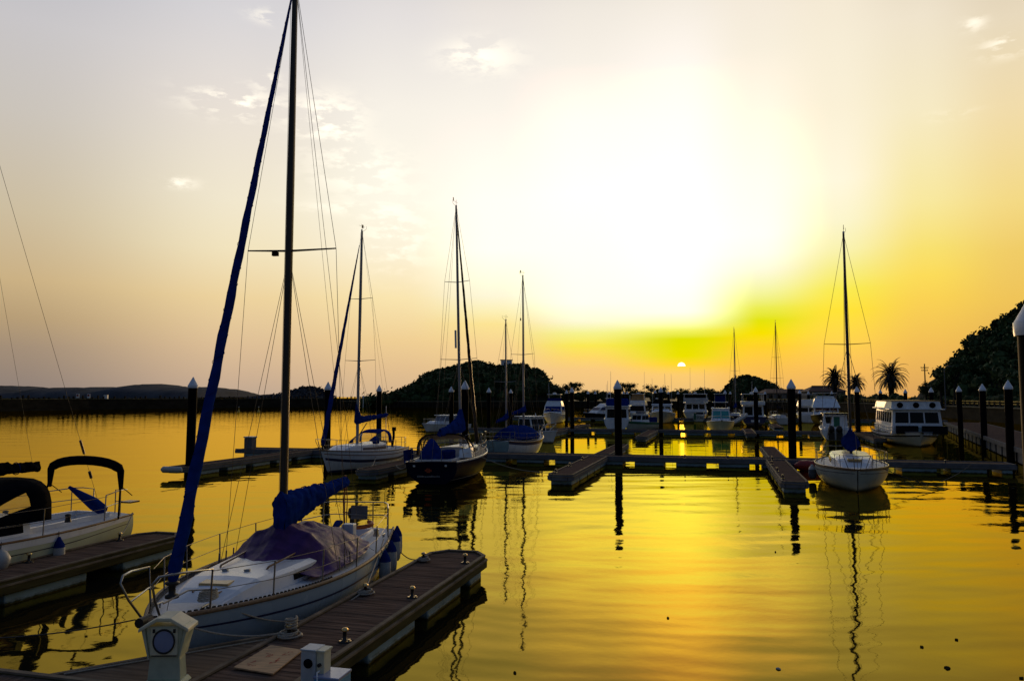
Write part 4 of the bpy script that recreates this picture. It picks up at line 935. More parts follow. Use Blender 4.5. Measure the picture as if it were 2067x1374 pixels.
# fenders on its berth side (local -x is the finger side because the bow faces the camera)
for i, (t, zz, lab) in enumerate(((.30,.16,'white fender with navy cap, foremost on the near sailboat'), (.2,.2,'white fender with navy cap, second from the bow on the near sailboat'), (.105,.27,'white fender with navy cap, third from the bow on the near sailboat'), (.045,.3,'white fender with navy cap, aftmost at the near sailboat stern'))):
    sp_ = H.pt(t, .3, -1, .15); fender(local(loc, rz, (sp_.x, sp_.y, zz)), local(loc, rz, (-(H.hb(t)+.02), sp_.y, H.sh(t)+.06)), 1.05, lab)
bw_ = local(loc, rz, (-.1, H.L/2-.25, 1.05))
K = lambda x, y: M(-6.0+x, 8.5+y, FDK+.1)
line('mooring_line', bw_, K(-.47, 2.3), .16, 'pale bow line from the near sailboat to the coiled bollard by the plywood')
line('mooring_line', local(loc, rz, (-.62, H.L/2-1.1, .98)), K(-.47, 4.95), .38, 'long pale spring line drooping along the near sailboat hull')
line('mooring_line', local(loc, rz, (-1.2, -2.7, .92)), K(-.47, 4.95), .03, 'taut pale line from the near sailboat cockpit down to the middle bollard')
line('mooring_line', local(loc, rz, (-.75, -H.L/2+.1, .9)), K(-.5, 7.95), .32, 'brown stern line from the near sailboat to the far bollard', .012, ropedk)
line('mooring_line', local(loc, rz, (.3, H.L/2-.2, 1.0)), M(-13.9, 9.2, .6), .25, 'thin dark bow line running left from the near sailboat', .01, ropedk)
line('mooring_line', M(-6.72, 10.6, .52), M(-8.5, 8.6, .52), .0, 'pale hose line along the edge of the corner platform', .012)
for (x, y, lab, rr_) in ((-.47,2.3,'thick pale rope coil heaped at the bollard beside the plywood',.2), (-.47,4.95,'pale rope loop around the middle bollard of the near finger',.17), (-.5,7.95,'pale rope coil at the far bollard of the near finger',.15)):
    c = M(-6.0+x, 8.5+y, FDK+.02); pts = [c+Vector((rr_*(1-.012*i)*math.cos(i*.55)+.02*math.sin(i*.21), rr_*(1-.012*i)*math.sin(i*.55), .004*i*.5+.01)) for i in range(40)]
    if y < 3: pts += [c+Vector((.09*math.cos(i*.9)+.02, .09*math.sin(i*.9)+.05, .1+.006*i)) for i in range(30)]
    tag(MB().tube(pts, .016, 6).build('rope_coil', rope), lab, 'rope coil', 'rope coils on the near finger')

# ---------------- dockside things in the foreground
p = at(337, 1376, FDK); r = thing('power_pedestal', (p.x, p.y, FDK+.003), rad(2), 'cream green power pedestal with a round blue lens and gabled lid', 'power pedestal'); r.scale = (.74, .74, .95)
bevel(MB().hexa([(-.36,-.2,0),(.36,-.2,0),(.36,.2,0),(-.36,.2,0)], [(-.30,-.17,.06),(.30,-.17,.06),(.30,.17,.06),(-.30,.17,.06)]).build('base', pedm, r), .01)
bevel(MB().hexa([(-.285,-.15,.06),(.285,-.15,.06),(.285,.15,.06),(-.285,.15,.06)], [(-.25,-.13,.42),(.25,-.13,.42),(.25,.13,.42),(-.25,.13,.42)]).build('stem', pedm, r), .015)
hd = bevel(MB().hexa([(-.255,-.16,.40),(.255,-.16,.40),(.255,.16,.40),(-.255,.16,.40)], [(-.33,-.17,.78),(.33,-.17,.78),(.33,.17,.78),(-.33,.17,.78)]).build('cabinet_head', pedm, r), .015)
for sd in (1,-1):
    wg = MB(); wg.add([(sd*.27,-.19,.36),(sd*.27,.19,.36),(sd*.40,.19,.76),(sd*.40,-.19,.76),(sd*.25,-.19,.36),(sd*.25,.19,.36),(sd*.35,.19,.80),(sd*.35,-.19,.80)], [(0,1,2,3),(7,6,5,4),(0,3,7,4),(1,5,6,2),(0,4,5,1),(3,2,6,7)]); wg.build('side_wing', pedm, r)
lid = MB(); 
prof = [(-.43,.76),(-.12,.90),(.12,.90),(.43,.76),(.43,.71),(.12,.85),(-.12,.85),(-.43,.71)]
lid.add([(x,-.24,z) for x,z in prof]+[(x,.24,z) for x,z in prof], [(0,1,6,7),(1,2,5,6),(2,3,4,5),(15,14,9,8),(14,13,10,9),(13,12,11,10)]+[(i,(i+8),((i+1)%8)+8,(i+1)%8) for i in range(8)])
bevel(lid.build('lid', pedt, r), .012)
dr_ = bevel(MB().box(-.235,.235,-.185,-.172,.40,.76).build('front_panel', pedt, r), .006)
m = MB(); m.tube([(.185*math.cos(2*PI*i/28)*.98+.0,-.197,.585+.155*math.sin(2*PI*i/28)) for i in range(29)], .014, 8); m.build('lens_ring', iron, r)
m = MB(); m.add([(0,-.207,.585)]+[(.17*math.cos(2*PI*i/28),-.196,.585+.15*math.sin(2*PI*i/28)) for i in range(28)], [(0,i+1,(i+1)%28+1) for i in range(28)], True); m.build('lens', bluelens, r)
for sd in (1,-1): MB().box(sd*.175-.02,sd*.175+.02,-.2,-.186,.70,.75).build('latch', iron, r)
MB().box(-.21,.21,-.18,-.16,.385,.397).build('panel_gap', iron, r)
p = at(628, 1376, FDK); bx_ = (p.x+.06, p.y-.12, FDK+.003); r = thing('utility_box', bx_, rad(-15), 'white utility box with a round black outlet and a cream side tap box', 'utility box'); r.scale = (.78, .78, .74)
bevel(MB().box(-.16,.10,-.14,.16,0,.62).build('box_body', boxw, r), .015); bevel(MB().box(-.175,.115,-.155,.175,.621,.65).build('lid', boxw, r), .012)
bevel(MB().box(.102,.24,-.1,.14,.05,.60).build('side_box', pedt, r), .015); bevel(MB().box(.10,.26,-.12,.16,.601,.64).build('side_lid', pedt, r), .01)
m = MB(); m.lathe([(.075,0),(.08,.02),(.05,.03),(.05,.06),(.02,.065)], (0,0,0), 16)
m.v = [(x-.02, -.141-z, y+.42) for x,y,z in m.v]; m.build('outlet', black, r)
m = MB(); m.tube([(.17,-.11,.3),(.17,-.2,.3),(.2,-.24,.22),(.24,-.3,.05)], .014, 6); m.build('tap_hose', whitep, r)
m = MB(); m.lathe([(.03,0),(.03,.05)], (0,0,0), 8); m.v = [(x+.17,-.101-z,y+.40) for x,y,z in m.v]; m.build('tap', iron, r)
p = at(668, 1366, .62); r = thing('plastic_crate', (p.x+.02, p.y+.0, FDK+.003), rad(-14), 'small sky blue plastic box beside the utility box', 'box')
bevel(MB().box(-.16,.18,-.2,.16,0,.15).build('box_body', crateb, r), .012); bevel(MB().box(-.17,.19,-.21,.17,.151,.185).build('lid', bluelens, r), .01)
# plywood with faded red brush writing
q = [at(471,1348,FDK+.02), at(551,1361,FDK+.02), at(611,1313,FDK+.02), at(546,1303,FDK+.02)]; c = sum(q, Vector())/4
r = thing('plywood_board', c, 0, 'tan plywood board with faded red brush writing lying on the deck', 'board')
MB().hexa([(a-c) for a in q], [(a-c+Vector((0,0,.018))) for a in q]).build('board', ply, r)
m = MB(); ex = ((q[1]-q[0])+(q[2]-q[3]))/2; ey = ((q[3]-q[0])+(q[2]-q[1]))/2; rg_ = random.Random(8)
for gu_, gv_ in ((.3,.22),(.34,.62),(.72,.78),(.74,.42)):
    for s_ in range(9):
        a = c + ex*(gu_-.5+rg_.uniform(-.1,.1)) + ey*(gv_-.5+rg_.uniform(-.09,.09)); d = (ex*rg_.uniform(-.12,.12) if s_ % 2 else ey*rg_.uniform(-.10,.10)); n_ = Vector((-d.y,d.x,0)).normalized()*.011; z = Vector((0,0,.0195+.0002*s_))
        m.add([a-d/2-n_-c+z, a+d/2-n_*.5-c+z, a+d/2+n_*.5-c+z, a-d/2+n_-c+z], [(0,1,2,3)])
m.build('red_lettering', redink, r)

# ---------------- cream sailboat at the left edge
loc, rz, Ln = place((-16.75, 8.3), (-16.5, 17.9))
b = thing('sailboat', loc, rz, 'cream hulled sailboat at the left edge with black sprayhood and folded black bimini', 'sailboat')
H = Hull(Ln, 3.0, 1.3, 1.02, 1.0, tw=.62, tm=.45, rb=.9, rs=-.12, full=2.8)
H.skin(cream, b); H.band(ink, b, lambda t: .2, lambda t: .215, 'cove_stripe', .02, .98); H.band(gel, b, lambda t: .012, lambda t: .12, 'sheer_band', .01, .99, off=.008)
H.deckmesh(deckw, b, hole=(.05, .33, .5)); H.well(gel, b, 1.25/24*1.0, 8/24, .5, .4); H.rail(wood, b, .028, dz=.0)
cab, st = trunk_cabin(H, gel, b, .333, .84, .66, .42, .3, fr=1.2, wins=[(.04,.36,.22,.82),(.42,.6,.3,.78)], winm=black)
H.lifelines(b, [.34,.5,.66,.8], h=.62, wt0=.11, wt1=.9); H.pulpit(b)
for sd in (1,-1):
    m = MB(); y0, y1 = -H.L/2+.06, -H.L/2+1.15; w0, w1 = H.hb(0)-.1, H.hb(.11)-.06; z = 1.0
    m.tube([(sd*w1,y1,z),(sd*w1,y1-.03,z+.64),(sd*w0,y0+.3,z+.68),(sd*w0*.9,y0,z+.66),(sd*w0*.45,y0,z+.64),(sd*w0*.45,y0,z)], .016, 6); m.tube([(sd*w0,y0+.3,z),(sd*w0,y0+.3,z+.68)], .014, 6); m.tube([(sd*w1,y1-.02,z+.34),(sd*w0,y0+.3,z+.36),(sd*w0*.9,y0,z+.34),(sd*w0*.45,y0,z+.33)], .012, 6); m.build('pushpit', steel, b)
MB().box(-1.12,-.78,-H.L/2-.02,-H.L/2+.32,1.33,1.37).build('stern_seat', wood, b)
rig(b, .35, 1.4, 13.2, [(7.6,1.0)], (1.3,1.02), (0,H.L/2-.2,1.3), (.0,-H.L/2+.15,1.02), rake=.12, boom=(-2.55,2.5,2.42), coverm=black, cover=(.26,.16,.7,.18), jib=(.03,.9,blued), shr=.006)
# backstay adjuster tackle
ta = Vector((0,-H.L/2+.15,1.02)); tb = Vector((0,.23,13.2)); MB().tube([ta.lerp(tb,.135), ta.lerp(tb,.165)], .035, 6).build('backstay_tackle', wood, b); MB().tube([ta.lerp(tb,.08), ta.lerp(tb,.095)], .04, 6).build('backstay_block', iron, b)
# sprayhood: arched canvas with a clear panel
def hood(r, y0, y1, w0, w1, zb, h0, h1, mat, name='sprayhood', win=None, n=13, th=.02):
    rings = []
    for i in range(7):
        k = i/6; y = lerp(y0, y1, k); w = lerp(w0, w1, k); h = lerp(h0, h1, k**1.6)
        rings.append([(w*math.copysign(abs(math.cos(PI*j/(n-1)))**.55, math.cos(PI*j/(n-1))), y, zb+h*math.sin(PI*j/(n-1))**.6) for j in range(n)])
    cut = lambda i, j: any(ja <= j < jb and ia <= i < ib for ja, jb, ia, ib in (win or []))
    fs = [(i*n+j, i*n+j+1, (i+1)*n+j+1, (i+1)*n+j) for i in range(6) for j in range(n-1) if not cut(i, j)]
    m = MB().add([p_ for q_ in rings for p_ in q_], fs, True); o = m.build(name, mat, r); s_ = o.modifiers.new('thick','SOLIDIFY'); s_.thickness = th
    for (ja, jb, ia, ib) in (win or []):
        MB().loft([rings[i][ja:jb+1] for i in range(ia, ib+1)], False, (False, False), True).build('clear_window', clearv, o)
    return o
hood(b, -2.0, -.5, 1.12, .95, 1.28, .95, .28, black, win=[(9,11,2,5),(1,3,2,5),(5,7,4,6)])
m = MB(); 
pts = []
for j in range(15):
    a = PI*j/14; pts.append((1.2*math.cos(a), -H.L/2+.75, 1.75+ .62*math.sin(a)**.22 + .12*math.sin(a)))
m = MB().tube(pts, [.05,.09]+[.125]*11+[.09,.05], 8); m.build('bimini_cover', black, b)
for sd in (1,-1): m = MB(); m.tube([(sd*1.2,-H.L/2+.75,2.0),(sd*1.22,-H.L/2+.8,1.75),(sd*1.24,-H.L/2+.85,1.0)], .022, 6); m.tube([(sd*1.2,-H.L/2+.77,1.85),(sd*1.2,-H.L/2+.35,1.55)], .012, 5); m.build('bimini_frame', black, b)
MB().tube([(-.35,-H.L/2+.45,1.14),(-.32,-H.L/2+.75,1.35),(-.1,-H.L/2+1.35,1.85)], [.15,.17,.04], 8).build('tiller_cover', blue, b)
for sd in (1,-1): wn = MB(); wn.lathe([(.08,0),(.065,.06),(.06,.13),(.075,.18),(.03,.2)], (sd*1.0,-2.6,1.12), 12); wn.build('winch', iron, b)
for t, lab, ball in ((.30,'navy topped white fender nearest the stern of the cream sailboat',0), (.46,'round white ball fender on the side of the cream sailboat',1), (.575,'navy topped white fender near the left edge on the cream sailboat',0)):
    sp_ = H.pt(t, .5, -1, .17); fender(local(loc, rz, (sp_.x, sp_.y, .42 if ball else .2)), local(loc, rz, (-(H.hb(t)+.02), sp_.y, H.sh(t)+.05)), 1.1, lab, ball=bool(ball))
line('mooring_line', local(loc, rz, (-1.0,-H.L/2+.1,1.05)), M(-15.02, 16.8, .62), .1, 'pale stern line of the cream sailboat')
p = M(-14.9, 10.3, FDK+.01); r = thing('deck_mat', p, -MA, 'light brown mat lying on the left finger pontoon', 'mat'); MB().box(-.2,.2,-.75,.75,.0,.025).build('mat_sheet', ply, r)

# ---------------- white yacht with the blue sprayhood
loc, rz, Ln = place((-20.9, 37.7), (-20.2, 46.3))
b = thing('sailboat', loc, rz, 'white sailing yacht with navy waistline, blue sprayhood and blue boom cover', 'sailboat')
H = Hull(Ln, 2.9, 1.28, 1.0, .98, tw=.6, tm=.45, rb=.75, rs=-.25, full=2.7)
H.skin(gel, b); H.band(bluestripe, b, lambda t: .30, lambda t: .40, 'navy_band', .01, .985); H.band(wood, b, lambda t: .12, lambda t: .15, 'rubbing_strake', .01, .985, off=.016); H.band(bluestripe, b, H.zq(.14), H.zq(.02), 'boot_stripe', .02, .97)
H.deckmesh(deckw, b, hole=(.06,.33,.5)); H.well(gel, b, 1.5/24, 8/24, .5, .4); H.rail(teak, b, .035)
cab, st = trunk_cabin(H, gel, b, .34, .84, .66, .48, .3, fr=1.1, wins=[(.03,.62,.28,.72)], winm=bluestripe)
H.lifelines(b, [.3,.44,.58,.72,.84], wt0=.1, wt1=.9); H.pulpit(b); H.pushpit(b)
rig(b, .55, 1.35, 14.1, [(6.3,1.02),(10.0,.74)], (1.28,1.02), (0,H.L/2-.12,1.28), (0,-H.L/2+.1,1.0), rake=.2, mw=.11, jib=(.02,.93,blue), jibr=.12, boom=(-2.95,2.75,3.05), cover=(.26,.13,.85,.17), shr=.008)
hood(b, -1.7, .15, 1.05, .8, 1.42, .78, .2, blue, win=[(8,12,1,4),(0,4,1,4),(4,6,3,6),(6,8,3,6)])
m = MB(); m.tube([(0,-3.7,1.0),(-.02,-3.85,1.7),(.05,-3.95,2.05)], [.07,.08,.09], 8); m.box(-.08,.1,-4.05,-3.82,2.0,2.25); m.build('wind_steering', black, b)
MB().tube([(.7,-H.L/2+.2,1.0),(.72,-H.L/2+.15,3.6)], .02, 6).build('antenna', whitep, b)
MB().tube([(0,-2.95,3.0),(.05,-3.7,1.1)], .02, 5).build('mainsheet', redp, b)
MB().tube([(0,.4,1.9),(.0,-.5,2.6)], .03, 6).build('boom_vang', iron, b)
line('mooring_line', local(loc, rz, (-.9,-.2,1.0)), M(-17.7, 37.2, .55), .25, 'pale line from the white yacht to the finger beside it', .02)

# ---------------- navy yacht, stern to camera
loc, rz, Ln = place((-14.2, 44.7), (-13.35, 34.7))
b = thing('sailboat', loc, rz, 'dark navy yacht seen from astern with a red emblem on its transom and blue covers', 'sailboat'); b.rotation_euler[1] = rad(-1.4)
H = Hull(Ln, 3.15, 1.35, 1.08, 1.08, tw=.8, tm=.42, rb=.9, rs=.35, full=2.8, tz=-.15)
H.skin(navy, b); H.band(gel, b, lambda t: .0, lambda t: .03, 'white_sheer_line', .0, .99, off=.02); H.band(greyink, b, H.zq(.2), H.zq(.15), 'waterline_stripe', .0, .97)
H.deckmesh(teak, b, hole=(.04,.33,.62)); H.well(gel, b, 1/24, 8/24, .62, .4); H.rail(gel, b, .03)
cab, st = trunk_cabin(H, gel, b, .34, .82, .62, .5, .3, fr=1.2, wins=[(.05,.6,.3,.75)])
H.lifelines(b, [.3,.42,.56,.7,.84], wt0=.1, wt1=.9); H.pulpit(b)
for sd in (1,-1): m = MB(); m.tube([(sd*.5,-H.L/2+.1,1.1),(sd*.5,-H.L/2+.1,1.75),(sd*1.15,-H.L/2+.15,1.75),(sd*1.3,-H.L/2+1.0,1.72),(sd*1.35,-H.L/2+1.2,1.08)], .018, 6); m.build('pushpit', steel, b)
rig(b, .9, 1.5, 14.9, [(6.25,1.05),(10.6,.72)], (1.4,1.1), (0,H.L/2-.1,1.35), (0,-H.L/2+.15,1.1), rake=.05, mw=.10, jib=(.0,.985,darkspar), jibr=.10, boom=(-3.3,2.5,2.3), cover=(.62,.30,.75,.30), drop=.2, shr=.008)
MB().tube([(-.17,.85,6.9),(-.17,.85,7.9)], .06, 8).build('radar_reflector', whitep, b)
o = hood(b, -2.75, -1.0, 1.35, 1.2, 1.25, 1.02, .5, tanc, 'sprayhood', win=[(8,12,1,3),(0,4,1,3),(8,12,3,5),(0,4,3,5),(4,8,4,6)])
m = MB()
for yy, ww, hh in ((-2.77,1.37,1.04),(-1.9,1.32,.97),(-1.0,1.22,.52)): m.tube([(ww*math.copysign(abs(math.cos(PI*j/16))**.55, math.cos(PI*j/16)), yy, 1.25+hh*math.sin(PI*j/16)**.6+.02) for j in range(17)], .032, 6)
for sd in (1,-1): m.tube([(sd*1.33,-1.9,1.3),(sd*1.2,-2.75,2.05)], .03, 6)
m.build('sprayhood_frame', black, b)
m = MB().lathe([(.58,.0),(.62,.25),(.42,.7),(.16,1.08),(.03,1.15)], (-.32,-3.75,.98), 14); m.build('wheel_cover', blue, b)
bevel(MB().box(.1,.72,-3.7,-3.0,.95,1.55).build('table_cover', blued, b), .08, 3)
m = MB()
for y in (-4.6,-3.4): pass
m.hexa([(-1.42,-4.75,1.0),(-1.36,-4.75,1.0),(-1.42,-3.2,1.0),(-1.48,-3.2,1.0)], [(-1.46,-4.75,1.62),(-1.40,-4.75,1.62),(-1.46,-3.2,1.62),(-1.52,-3.2,1.62)]); m.build('weather_cloth', blued, b)
r2 = MB().hexa([(.95,-3.4,1.12),(1.55,-2.95,1.12),(1.5,-2.1,1.12),(.95,-2.3,1.12)], [(.92,-3.1,1.52),(1.42,-2.85,1.62),(1.4,-2.1,1.62),(.92,-2.3,1.5)]).build('life_raft_case', whitep, b); bevel(r2, .04)
m = MB(); m.box(-.60,-.18,-H.L/2-.0,-H.L/2+.02,.0,.1)
def on_transom(f0, f1, z0, z1, off=.014):      # a plate on the raked transom
    def yy(z): return -H.L/2 + H.rs*(1-max(-.2, z/H.sh(0))) - off
    return MB().hexa([(f0,yy(z0),z0),(f1,yy(z0),z0),(f1,yy(z0)+off*.6,z0),(f0,yy(z0)+off*.6,z0)], [(f0,yy(z1),z1),(f1,yy(z1),z1),(f1,yy(z1)+off*.6,z1),(f0,yy(z1)+off*.6,z1)])
m = MB(); rg_ = random.Random(5); x = -.75
while x < .35:
    w_ = rg_.uniform(.03,.075); 
    q_ = on_transom(x, x+w_, .34, .34+rg_.choice((.06,.06,.09))); m.add(q_.v, q_.f); x += w_+.022
m.build('name_lettering', greyink, b)
q_ = on_transom(-.34, .0, .62, .72); q2 = on_transom(-.26, -.08, .56, .78, .018); q_.add(q2.v, q2.f); q_.build('red_emblem', redink, b)
for x in (-.85, .72): MB().lathe([(.02,0),(.06,.01),(.06,.09),(.02,.1)], (x,-H.L/2+.06,.84), 10).build('stern_light', whitep, b)
MB().tube([Vector((.9,-2.5,1.12)), Vector((1.0,-2.55,1.8)), Vector((1.5,-2.5,1.82)), Vector((1.52,-2.45,1.12))], .02, 6).build('boarding_gate', steel, b)
line('mooring_line', local(loc, rz, (1.45,-1.2,1.12)), M(-9.6, 42.2, .0), .2, 'pale line running from the navy yacht down into the water', .018)
line('mooring_line', local(loc, rz, (-1.3,-4.3,1.1)), M(-16.7, 38.2, .55), .3, 'sagging pale line between the navy yacht and the finger at its left', .018)

# ---------------- ketch with the blue tarpaulin
loc, rz, Ln = place((-13.2, 57.2), (-14.7, 50.1))
b = thing('sailboat', loc, rz, 'white two masted ketch with teal transom under a blue tarpaulin', 'sailboat')
H = Hull(Ln, 2.85, 1.45, 1.05, 1.2, tw=.72, tm=.45, rb=.7, rs=.3, full=2.3, tz=-.1)
H.skin(gel, b); H.band(bluestripe, b, lambda t: .0, lambda t: .13, 'dark_sheer_band', .0, .99, off=.012); H.deckmesh(deckw, b, hole=(.04,.3,.5)); H.well(gel, b, 1/24, 7.2/24, .5, .4); H.rail(wood, b, .04)
m = MB(); pr = [H.pt(0, j/10, 1) for j in range(11)]; m.add([p_+Vector((0,-.012,0)) for p_ in pr]+[Vector((-p_.x,p_.y-.012,p_.z)) for p_ in pr[::-1]], [tuple(range(22))]); m.build('transom', teal, b)
trunk_cabin(H, gel, b, .3, .8, .6, .4, .3, fr=.9, wins=[(.05,.5,.3,.75)])
H.lifelines(b, [.3,.5,.7,.85], wt0=.1, wt1=.9); H.pulpit(b); H.pushpit(b)
rig(b, .75, 1.5, 13.0, [(7.25,.95)], (1.25,1.1), (0,H.L/2+.3,1.5), (0,-H.L/2+.1,1.2), rake=.12, mw=.085, boom=(-.9,3.2,3.0), cover=(.24,.14,.45,.17), shr=.009, backstay=False)
rig(b, -2.0, 1.3, 9.5, [(5.2,.85)], (1.05,1.15), (0,.75,9.0), (0,-H.L/2+.1,1.2), rake=.08, mw=.07, boom=(-3.3,2.75,2.5), cover=(.22,.12,.45,.15), shr=.009, backstay=False, forestay=False)
m = MB()
for x in (-.16,.16): m.tube([(x-.35,-H.L/2-.03,1.25),(x-.35,-H.L/2+.24,.2)], .018, 6)
for k in range(4): m.tube([(-.51,-H.L/2+.01+.06*k,1.05-.24*k),(-.19,-H.L/2+.01+.06*k,1.05-.24*k)], .016, 6)
m.build('boarding_ladder', steel, b)
rt = thing('tarpaulin', loc, rz, 'royal blue tarpaulin tented over the deck of the ketch', 'tarpaulin'); m = MB(); rings = []
for i, (y, zr, w_, ze) in enumerate([(-2.5,1.9,.75,1.35),(-2.0,2.05,1.0,1.25),(-1.0,2.2,1.2,1.22),(0.,2.15,1.2,1.2),(.9,2.1,1.1,1.2),(1.7,1.95,.9,1.35),(1.95,1.6,.7,1.4)]):
    rings.append([(f_/8*w_, y+.04*math.sin(f_*2.), lerp(zr, ze, (abs(f_)/8)**1.7)+.03*math.sin(f_*1.9+i*2)) for f_ in range(-8,9)])
m.loft(rings, False, (True, True), True); o = m.build('cover_sheet', blue, rt); s_ = o.modifiers.new('thick','SOLIDIFY'); s_.thickness = .01

# ---------------- right hand sailboat, bow to camera
loc, rz, Ln = place((5.75, 36.55), (6.5, 45.4)); YB4 = (loc, rz)
b = thing('sailboat', loc, rz, 'white sailboat at right pointing its bow at the camera, blue cover on its boom', 'sailboat')
H = Hull(Ln, 3.25, 1.0, .95, .9, tw=.62, tm=.5, rb=.45, rs=-.05, full=2.9, p=2.5)
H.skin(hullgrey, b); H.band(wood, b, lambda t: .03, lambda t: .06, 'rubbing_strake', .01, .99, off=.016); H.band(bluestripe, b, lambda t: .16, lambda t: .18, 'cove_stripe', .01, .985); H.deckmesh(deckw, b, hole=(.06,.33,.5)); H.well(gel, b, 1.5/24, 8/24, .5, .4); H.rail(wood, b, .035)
m = MB().tube([H.pt(1, j/10, 1)+Vector((-.006,.012,0)) for j in range(10)], .025, 6); m.build('stem_band', iron, b)
trunk_cabin(H, gel, b, .34, .86, .6, .52, .38, fr=1.3, wins=[(.05,.55,.3,.78)])
bevel(MB().box(-.3,.3,2.2,2.75,1.26,1.34).build('hatch', hatchm, b), .02)
H.lifelines(b, [.3,.45,.6,.75,.86], wt0=.1, wt1=.92); H.pulpit(b, .9); H.pushpit(b)
rig(b, .55, 1.45, 12.3, [(6.75,1.05)], (1.35,1.0), (0,H.L/2-.05,1.05), (0,-H.L/2+.1,.92), rake=.42, mw=.095, spar=darkspar, boom=(-2.9,1.95,1.9), coverm=blued, cover=(.5,.3,.25,.36), drop=.3, shr=.009)
fender(local(loc, rz, (1.75,-.2,.12)), local(loc, rz, (1.6,-.2,.98)), 1.5, 'large grey fender hanging beside the red boom float', topm=fendw, bodym=fascia)
line('mooring_line', local(loc, rz, (-1.1,2.6,1.0)), M(13.0, 40.5, .0), .5, 'sagging chain line reaching right from the right hand sailboat into the water', .02, ropedk)
line('mooring_line', M(13.2, 47.4, .5), M(9.2, 40.5, .0), .2, 'thin dark line from the middle walkway into the water at right', .02, ropedk)

# ---------------- distant sailboats
def simple_sail(label, px_, Y, rz, Ln, Bm, zt, sp, hull, cover=True, mm=alu):
    p = far(px_, 800, Y); b = thing('sailboat', (p.x, Y, 0), rz, label, 'sailboat'); H = Hull(Ln, Bm, 1.3, 1.0, 1.0, tw=.75, rb=.7, rs=.3, tz=-.1)
    H.skin(hull, b, 16, 8); H.deckmesh(deckw, b, hole=(.04,.3,.55), nt=24); H.well(gel, b, 1/24, 7.2/24, .55, .5); H.rail(wood, b, .04); trunk_cabin(H, gel, b, .3, .8, .6, .45, .3, fr=.9, wins=[(.05,.5,.3,.75)]); H.pulpit(b, rad_=.025); H.pushpit(b, rad_=.025); H.lifelines(b, [.35,.55,.75], wt0=.1, wt1=.9, wr=.012)
    rig(b, .6, 1.4, zt, sp, (Bm*.42,1.), (0,Ln/2,1.3), (0,-Ln/2,1.), rake=.1, mw=.11, spar=mm, boom=(-2.8,2.5,2.4), coverm=blue if cover else black, cover=(.3,.18,.8,.2), shr=.014)
    return b
simple_sail('small distant white sailboat seen from astern with a black boom cover', 1570, 118, head(0,1)+.12, 8.5, 2.9, 15.6, [(7.0,.95),(10.2,.65)], gel, False, darkspar)
simple_sail('small distant sailboat with a blue boom cover behind the teal windscreen boat', 1484, 132, head(0,1)-.1, 8.5, 2.9, 15.8, [(8.6,.8)], navy)

# ---------------- motor boats
def zy(y, Y): return HC - (y-800)*Y/F
def panes(parent, q, n, v0, v1, mu, gap, mat, off=.012, name='window'):
    """n panes on the quad face q = bottom left, bottom right, top right, top left"""
    q = [Vector(x) for x in q]; nn = (q[1]-q[0]).cross(q[3]-q[0]).normalized()
    P_ = lambda u, v: q[0].lerp(q[1], u).lerp(q[3].lerp(q[2], u), v)
    w_ = (1-2*mu-(n-1)*gap)/n
    for i in range(n):
        a = mu + i*(w_+gap); c = [P_(a,v0), P_(a+w_,v0), P_(a+w_,v1), P_(a,v1)]
        MB().hexa([x+nn*.002 for x in c], [x+nn*off for x in c]).build(name, mat, parent)
def tier(r, name, y0, y1, wb, wt, z0, z1, sf=0., sb=0., mat=gel, fw=0, sw=0, bw=0, wv=(.25,.85), gm=glass, bev=.06, wf=None):
    """a deckhouse tier: y0 aft, y1 forward, half widths at bottom and top, front and back slope"""
    wf = wf or wb; wtf = wt*wf/wb
    B_ = [(-wb,y0,z0),(wb,y0,z0),(wf,y1,z0),(-wf,y1,z0)]; T_ = [(-wt,y0+sb,z1),(wt,y0+sb,z1),(wtf,y1-sf,z1),(-wtf,y1-sf,z1)]
    o = bevel(MB().hexa(B_, T_).build(name, mat, r), bev)
    if fw: panes(o, [B_[2],B_[3],T_[3],T_[2]], fw, wv[0], wv[1], .06, .03, gm)
    if bw: panes(o, [B_[0],B_[1],T_[1],T_[0]], bw, wv[0], wv[1], .08, .05, gm)
    if sw: panes(o, [B_[1],B_[2],T_[2],T_[1]], sw, wv[0], wv[1], .06, .03, gm); panes(o, [B_[3],B_[0],T_[0],T_[3]], sw, wv[0], wv[1], .06, .03, gm)
    return o
def slab(r, name, y0, y1, w, z, th=.07, mat=gel, dx=0.):
    return bevel(MB().box(-w+dx, w+dx, y0, y1, z, z+th).build(name, mat, r), th*.4)
def frame_posts(r, ys, w, z0, z1, rad_=.025, mat=steel, name='post'):
    m = MB()
    for y in ys:
        for sd in (1,-1): m.tube([(sd*w,y,z0),(sd*w*.96,y,z1)], rad_, 6)
    return m.build(name, mat, r)
def whip(r, x, y, z0, z1, name='antenna'): MB().tube([(x,y,z0),(x+.05,y,z1)], [.028,.016], 5).build(name, whitep, r)
